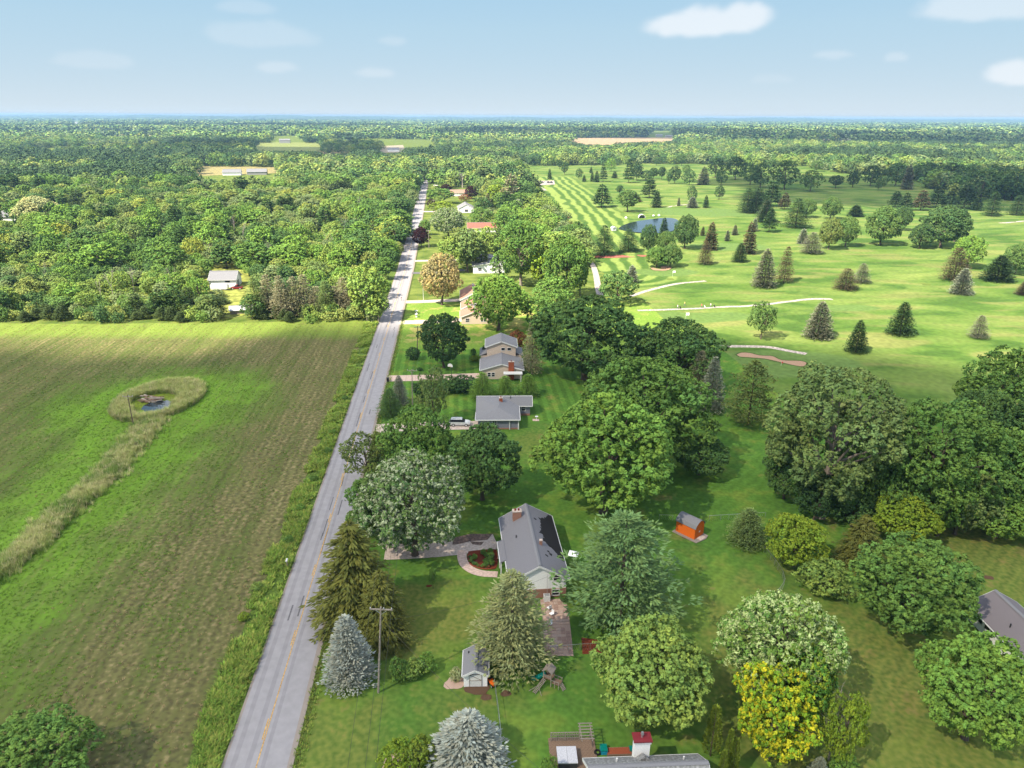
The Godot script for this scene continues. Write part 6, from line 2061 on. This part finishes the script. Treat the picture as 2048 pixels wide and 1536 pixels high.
func patio_chair(at: Vector3, yaw: float) -> void:
	var h := thing("patio_chair", "pale metal chair on the stone patio", "chair", at, yaw, "chairs on the stone patio")
	box_part(h, "seat", K.canvas, -0.25, 0.4, -0.25, 0.25, 0.45, 0.25)
	box_part(h, "backrest", K.canvas, -0.25, 0.45, -0.28, 0.25, 0.95, -0.24)
	for x in [-0.22, 0.22]:
		for z in [-0.22, 0.22]:
			box_part(h, "leg", K.steel, x - 0.02, 0.03, z - 0.02, x + 0.02, 0.4, z + 0.02)

func fence(line: PackedVector2Array, ht: float, label: String) -> void:
	var h := thing("wire_fence", label, "fence")
	var pts := smooth_line(line, 2.4)
	var rail := M.new()
	for i in pts.size():
		var p := Vector3(pts[i].x, 0, pts[i].y)
		var t := M.new()
		t.tube([p, p + Vector3(0, ht, 0)], [0.035, 0.035], 5)
		part(h, "post", t.done(), K.steel)
		if i > 0:
			var q := Vector3(pts[i - 1].x, 0, pts[i - 1].y)
			rail.bar(q + Vector3(0, ht - 0.03, 0), p + Vector3(0, ht - 0.03, 0), 0.045, 0.045)
			var n := int(p.distance_to(q) / 0.3)
			for k in n:
				var a := q.lerp(p, float(k) / n)
				var c := q.lerp(p, float(k + 1) / n)
				rail.bar(a + Vector3(0, 0.05, 0), c + Vector3(0, ht - 0.05, 0), 0.008, 0.008)
				rail.bar(c + Vector3(0, 0.05, 0), a + Vector3(0, ht - 0.05, 0), 0.008, 0.008)
	part(h, "wire_mesh", rail.done(), K.steel)

func play_set(at: Vector3) -> void:
	var h := thing("play_set", "wooden play set with green tube slide and ladder bridge", "play set", at, 0.0)
	h.rotation.y = deg_to_rad(-28.0)
	h.scale = Vector3.ONE * 0.72
	for x in [-0.7, 0.7]:
		for z in [-0.7, 0.7]:
			box_part(h, "post", K.wood_grey, x - 0.06, 0, z - 0.06, x + 0.06, 3.0, z + 0.06)
	for k in 8:
		box_part(h, "deck_board", K.wood, -0.75, 1.4, -0.75 + k * 0.19, 0.75, 1.46, -0.6 + k * 0.19)
	for s in [-1.0, 1.0]:
		var rf := M.new()
		rf.prism([Vector3(0, 3.55, -0.95), Vector3(s * 0.95, 2.85, -0.95), Vector3(s * 0.95, 2.92, -0.95), Vector3(0, 3.63, -0.95)], Vector3(0, 0, 1.9))
		part(h, "roof", rf.done(), K.wood_grey)
		for k in 3:
			var rb := M.new()
			rb.bar(Vector3(-0.7, 1.75 + k * 0.2, s * 0.72), Vector3(0.7, 1.75 + k * 0.2, s * 0.72), 0.04, 0.1)
			part(h, "rail", rb.done(), K.wood_grey)
	# tube slide
	var pts := []
	var rad := []
	for k in 9:
		var t := k / 8.0
		pts.append(Vector3(-0.7 - t * 2.0, 1.9 - 1.5 * t, 0.9 * sin(t * 2.2)))
		rad.append(0.40)
	var tu := M.new()
	tu.tube(pts, rad, 12, false)
	part(h, "tube_slide", tu.done(), K.teal)
	# lower deck and rails
	for k in 7:
		box_part(h, "deck_board", K.wood, 0.75, 0.75, -0.75 + k * 0.2, 2.2, 0.81, -0.6 + k * 0.2)
	for x in [1.4, 2.15]:
		for z in [-0.72, 0.68]:
			box_part(h, "post", K.wood_grey, x - 0.05, 0, z - 0.05, x + 0.05, 1.5, z + 0.05)
	for z in [-0.72, 0.68]:
		box_part(h, "rail", K.wood_grey, 0.75, 1.4, z - 0.03, 2.2, 1.48, z + 0.03)
	# ladders
	for l in [[Vector3(2.3, 0.75, 0.0), Vector3(3.1, 0.0, 0.3), 5], [Vector3(-0.4, 1.4, 0.9), Vector3(-1.2, 0.05, 3.4), 11]]:
		var a: Vector3 = l[0]
		var b: Vector3 = l[1]
		var s := (b - a).cross(Vector3.UP).normalized() * 0.32
		for k in [-1.0, 1.0]:
			var m := M.new()
			m.bar(a + s * k, b + s * k, 0.06, 0.1)
			part(h, "ladder_rail", m.done(), K.wood_grey)
		for k in l[2]:
			var t: float = (k + 0.5) / l[2]
			var m2 := M.new()
			m2.bar(a.lerp(b, t) - s * 1.05 + Vector3(0, 0.07, 0), a.lerp(b, t) + s * 1.05 + Vector3(0, 0.07, 0), 0.14, 0.05)
			part(h, "rung", m2.done(), K.wood_grey)
	for k in [-1.0, 1.0]:
		var m3 := M.new()
		m3.bar(Vector3(-0.9, 1.0, 2.4), Vector3(-1.0 + k * 1.2, 0.0, 3.3), 0.07, 0.07)
		part(h, "brace", m3.done(), K.wood_grey)

# ================= poles and wires =================
func pole(label: String, at: Vector3, h: float, lean: Vector3, arm: float, yaw: float, m: Material) -> Array:
	var o := thing("utility_pole", label, "utility pole", at, 0.0)
	var top := Vector3(0, h, 0) + lean
	var t := M.new()
	t.tube([Vector3(0, -0.2, 0), top], [0.14, 0.09], 8)
	part(o, "pole", t.done(), m)
	var d := Vector3(cos(yaw), 0, sin(yaw))
	var c := top - Vector3(0, 0.35, 0)
	var b := M.new()
	b.bar(c - d * arm * 0.5, c + d * arm * 0.5, 0.12, 0.14)
	part(o, "crossarm", b.done(), K.pole_pale)
	for s in [-1.0, 1.0]:
		var br := M.new()
		br.bar(c + d * s * arm * 0.3, c - Vector3(0, 0.7, 0), 0.04, 0.04)
		part(o, "brace", br.done(), K.steel)
	var ends := []
	for s in [-0.46, 0.12, 0.46]:
		var i := M.new()
		i.tube([c + d * arm * s + Vector3(0, 0.05, 0), c + d * arm * s + Vector3(0, 0.2, 0), c + d * arm * s + Vector3(0, 0.28, 0)], [0.05, 0.07, 0.03], 6)
		part(o, "insulator", i.done(), K.white)
		ends.append(at + c + d * arm * s + Vector3(0, 0.25, 0))
	return ends

func wires(a: Array, b: Array, label: String, group: String) -> void:
	for k in a.size():
		var pts := []
		var rad := []
		for i in 13:
			var t := i / 12.0
			pts.append((a[k] as Vector3).lerp(b[k], t) - Vector3(0, 4.0 * t * (1.0 - t) * 1.0, 0))
			rad.append(0.016)
		var m := M.new()
		m.tube(pts, rad, 4, false)
		var o := part(self, "power_line", m.done(), K.dark)
		tag(o, label, "power line", group)

func make_poles() -> void:
	var p0 := pole("tall power pole with pale crossarm between the blue spruce and the drooping spruce", Vector3(-16.2, 0, -67.5), 12.7, Vector3(1.1, 0, 0), 2.7, 0.05, K.pole_pale)
	var p2 := pole("power pole among trees by the grey house drive", Vector3(-24.3, 0, -159.6), 9.2, Vector3(0.3, 0, 0), 2.4, 0.05, K.pole_pale)
	var p3 := pole("dark power pole behind the round yew beside the road", Vector3(-27.5, 0, -194.8), 9.8, Vector3(0.4, 0, 0), 2.2, 0.05, K.pole)
	var p4 := pole("pale power pole next to the purple plum tree", gp(858, 496), 9.5, Vector3(0, 0, 0), 2.6, 0.1, K.pole_pale)
	var p5 := pole("power pole far along the road by the yellow tree", gp(868, 428), 10.0, Vector3(0, 0, 0), 2.6, 0.1, K.pole_pale)
	var behind := []
	for e in p0:
		behind.append(Vector3(e.x + 8.5, e.y + 0.6, e.z + 92.0))
	wires(behind, p0, "thin power line from the tall pole towards the near gardens", "power lines over the near lawn")
	wires(p0, p2, "thin power line from the tall pole along the road trees", "power lines along the road trees")
	wires(p2, p3, "thin power line to the dark pole by the yew", "power lines beyond the grey house")
	wires(p3, p4, "thin power line to the pole at the plum tree", "power lines to the plum tree")
	wires(p4, p5, "thin power line far along the road", "power lines far along the road")
	wires([p0[1] - Vector3(0, 2.2, 0)], [Vector3(8.0, 3.4, -49.0)], "service wire from the tall pole to the near house", "")
	wires([p0[1] - Vector3(0, 1.8, 0)], [Vector3(5.2, 4.0, -85.4)], "service wire from the tall pole to the white gabled house", "")
	var f0 := pole("lone power pole in the tall grass by the field pond", Vector3(-85.85, 0, -146.6), 7.4, Vector3(0, 0, 0), 2.3, 0.0, K.pole)
	var f1 := pole("pale power pole standing in the woods", gp(601, 510), 9.0, Vector3(0, 0, 0), 2.6, 0.2, K.pole_pale)
	var f2 := pole("pale power pole further back in the woods", gp(654, 462), 10.0, Vector3(0, 0, 0), 2.6, 0.2, K.pole_pale)
	wires(f1, f2, "thin power line in the woods", "power lines in the woods")

# ================= field =================
func tuft(sd: int, n: int, h: float, spread: float, w: float) -> ArrayMesh:
	var r := RandomNumberGenerator.new()
	r.seed = sd
	var m := M.new()
	m.gain = GAIN
	for i in n:
		var a := r.randf() * TAU
		var d := Vector3(cos(a), 0, sin(a))
		var o := d * r.randf() * spread * 0.6
		var s := Vector3(-d.z, 0, d.x) * w
		var hh := h * r.randf_range(0.6, 1.1)
		var k := r.randf_range(0.75, 1.25)
		m.col = Color(k * r.randf_range(0.95, 1.1), k, k)
		m.quad(o - s, o + s, o + d * spread * 0.35 + Vector3(0, hh * 0.65, 0) + s * 0.7, o + d * spread * 0.35 + Vector3(0, hh * 0.65, 0) - s * 0.7)
		m.tri(o + d * spread * 0.35 + Vector3(0, hh * 0.65, 0) - s * 0.7, o + d * spread * 0.35 + Vector3(0, hh * 0.65, 0) + s * 0.7, o + d * spread * 0.9 + Vector3(0, hh, 0))
	return m.done(true)

func scatter(called: String, label: String, mesh: ArrayMesh, items: Array) -> void:
	var mm := MultiMesh.new()
	mm.transform_format = MultiMesh.TRANSFORM_3D
	mm.use_colors = true
	mesh.surface_set_material(0, foliage(1, 1, 1, 0.3))
	mm.mesh = mesh
	mm.instance_count = items.size()
	for i in items.size():
		mm.set_instance_transform(i, Transform3D(Basis(Vector3.UP, items[i][1]).scaled(items[i][2]), items[i][0]))
		var k: Vector3 = items[i][3]
		mm.set_instance_color(i, Color(k.x, k.y, k.z))
	var o := MultiMeshInstance3D.new()
	o.name = numbered(self, called)
	o.multimesh = mm
	add_child(o, true)
	tag(o, label, "grass", "", "stuff")

func make_field_things() -> void:
	var r := RandomNumberGenerator.new()
	r.seed = 23
	# pond in the field
	var pc := w2(312, 806)
	var duck := PackedVector2Array()
	var water := PackedVector2Array()
	for k in 28:
		var a := TAU * k / 28.0
		duck.append(w2(308, 804) + Vector2(cos(a) * 5.6, sin(a) * 5.8) * r.randf_range(0.9, 1.08))
		water.append(w2(315, 812) + Vector2(cos(a) * 3.3, sin(a) * 3.6) * r.randf_range(0.9, 1.1))
	sheet("pond_weed", duck, 0.03, K.weed, Rect2(), "yellow green duckweed round the field pond")
	sheet("pond", water, 0.045, K.water, Rect2(), "small blue pond in the field")
	for i in 26:
		var q := gp(303 + r.randf_range(-14, 16), 801 + r.randf_range(-5, 6))
		var lg := M.new()
		var ln := r.randf_range(1.2, 4.2)
		var yaw := r.randf_range(-0.7, 0.7)
		var d := Vector3(cos(yaw), r.randf_range(-0.12, 0.12), sin(yaw)) * ln * 0.5
		var y := 0.16 + 0.3 * (i % 5) * 0.6
		lg.tube([-d, Vector3(0, r.randf_range(-0.05, 0.1), 0), d], [0.14, 0.16, 0.1], 6)
		var o := part(self, "log", lg.done(), K.bark_dead if i % 3 == 0 else K.wood)
		o.position = Vector3(q.x, y, q.z)
		tag(o, "grey brown log in the pile on the field pond", "log", "logs piled on the field pond")
	# tall grass round the pond and along the drain
	var tall := []
	var fringe := noise(301, 0.15, 2)
	var cols := [Vector3(0.46, 0.45, 0.20), Vector3(0.38, 0.42, 0.15), Vector3(0.27, 0.35, 0.09), Vector3(0.52, 0.47, 0.25), Vector3(0.14, 0.24, 0.045)]
	var mid := w2(310, 808)
	while tall.size() < 5200:
		var a := r.randf() * TAU
		var q := mid + Vector2(cos(a) * 9.8, sin(a) * 13.5 - 2.5) * sqrt(r.randf())
		if q.distance_to(w2(308, 804)) < 5.6 or q.distance_to(w2(315, 812) + Vector2(0, 2.6)) < 4.4:
			continue
		var s := r.randf_range(0.7, 1.3)
		var g := fringe.get_noise_2d(q.x, q.y)
		tall.append([Vector3(q.x, 0, q.y), r.randf() * TAU, Vector3(s, s * r.randf_range(0.8, 1.2), s), cols[int(clampf((r.randf() * 0.7 + 0.3 - g * 0.7) * 3.5, 0, 4))]])
	var n := 0
	while n < 9000:
		var t := r.randf()
		t = t * t * 0.35 + t * 0.65
		var k := t * (drain.size() - 1)
		var q := drain[int(k)].lerp(drain[mini(int(k) + 1, drain.size() - 1)], fposmod(k, 1.0))
		var wd := lerpf(2.7, 1.9, t)
		q += Vector2(r.randfn(), r.randfn()) * wd * 0.55
		if q.distance_to(mid) < 7.0:
			continue
		n += 1
		var s := r.randf_range(0.6, 1.2)
		var g := fringe.get_noise_2d(q.x * 0.8, q.y * 0.8)
		tall.append([Vector3(q.x, 0, q.y), r.randf() * TAU, Vector3(s, s * r.randf_range(0.7, 1.1), s), cols[int(clampf((r.randf() * 0.8 + 0.25 + g * 0.8) * 4.2, 0, 4))]])
	scatter("tall_grass", "tall pale grass round the field pond and drain", tuft(1, 14, 1.35, 0.7, 0.028), tall)
	# weeds in the ditch beside the road
	var weeds := []
	var wc := [Vector3(0.14, 0.235, 0.035), Vector3(0.18, 0.25, 0.045), Vector3(0.10, 0.18, 0.03), Vector3(0.24, 0.26, 0.06)]
	for i in 13000:
		var z := -30.0 - 206.0 * r.randf()
		var x := road_x(z) - r.randf_range(3.9, 8.0)
		var g := fringe.get_noise_2d(x * 1.4, z * 0.7)
		if g < -0.35:
			continue
		var s := r.randf_range(0.4, 0.65) * (1.0 + g * 0.6)
		weeds.append([Vector3(x, -0.02, z), r.randf() * TAU, Vector3(s, s, s), wc[int(r.randf() * 3.99)] * (1.0 if g > -0.1 else 1.35)])
	for i in 2500:
		var z := -20.0 - 216.0 * r.randf()
		var x := road_x(z) + r.randf_range(3.9, 5.2)
		var s := r.randf_range(0.15, 0.35)
		weeds.append([Vector3(x, -0.02, z), r.randf() * TAU, Vector3(s, s, s), wc[int(r.randf() * 3.99)]])
	scatter("ditch_weeds", "green weeds and grass in the roadside ditch", tuft(2, 12, 1.0, 0.9, 0.06), weeds)
	# low growth over the field
	var crop := []
	for i in 70000:
		var x := r.randf_range(-170.0, -26.0)
		var z := -40.0 - 192.0 * pow(r.randf(), 1.25)
		if x > road_x(z) - 8.4 or absf(x) > -z * 0.75 + 12.0:
			continue
		var d := drain_d(x, z)
		if d < 2.5:
			continue
		var g := fringe.get_noise_2d(x * 0.5, z * 0.5)
		var green := clampf(1.25 - d / 30.0 + g * 0.8, 0.08, 1.0)
		if r.randf() > 0.25 + 0.75 * green:
			continue
		var s := r.randf_range(0.12, 0.26)
		var k := Vector3(0.085, 0.165, 0.020).lerp(Vector3(0.20, 0.165, 0.08), 0.0 if r.randf() < green + 0.25 else 1.0)
		crop.append([Vector3(x, 0.0, z), r.randf() * TAU, Vector3(s * 1.3, s * 0.7, s * 1.3), k * r.randf_range(0.75, 1.2)])
	scatter("field_plants", "sparse low green plants over the field", tuft(3, 7, 1.0, 1.1, 0.12), crop)
	# bushes in the ditch
	for a in [[676, 868, "bright"], [668, 905, "green"], [640, 962, "green"], [615, 1020, "bright"], [700, 800, "green"], [592, 1085, "green"], [530, 1180, "lime"], [505, 1240, "yellowgreen"]]:
		plant("shrub", "ditch_bush", "small leafy bush in the roadside ditch", "shrub", gp(a[0], a[1]) + Vector3(-1.2, 0, 0), 1.1, 0.9, a[2], r.randf() * 6.0, "bushes in the roadside ditch")
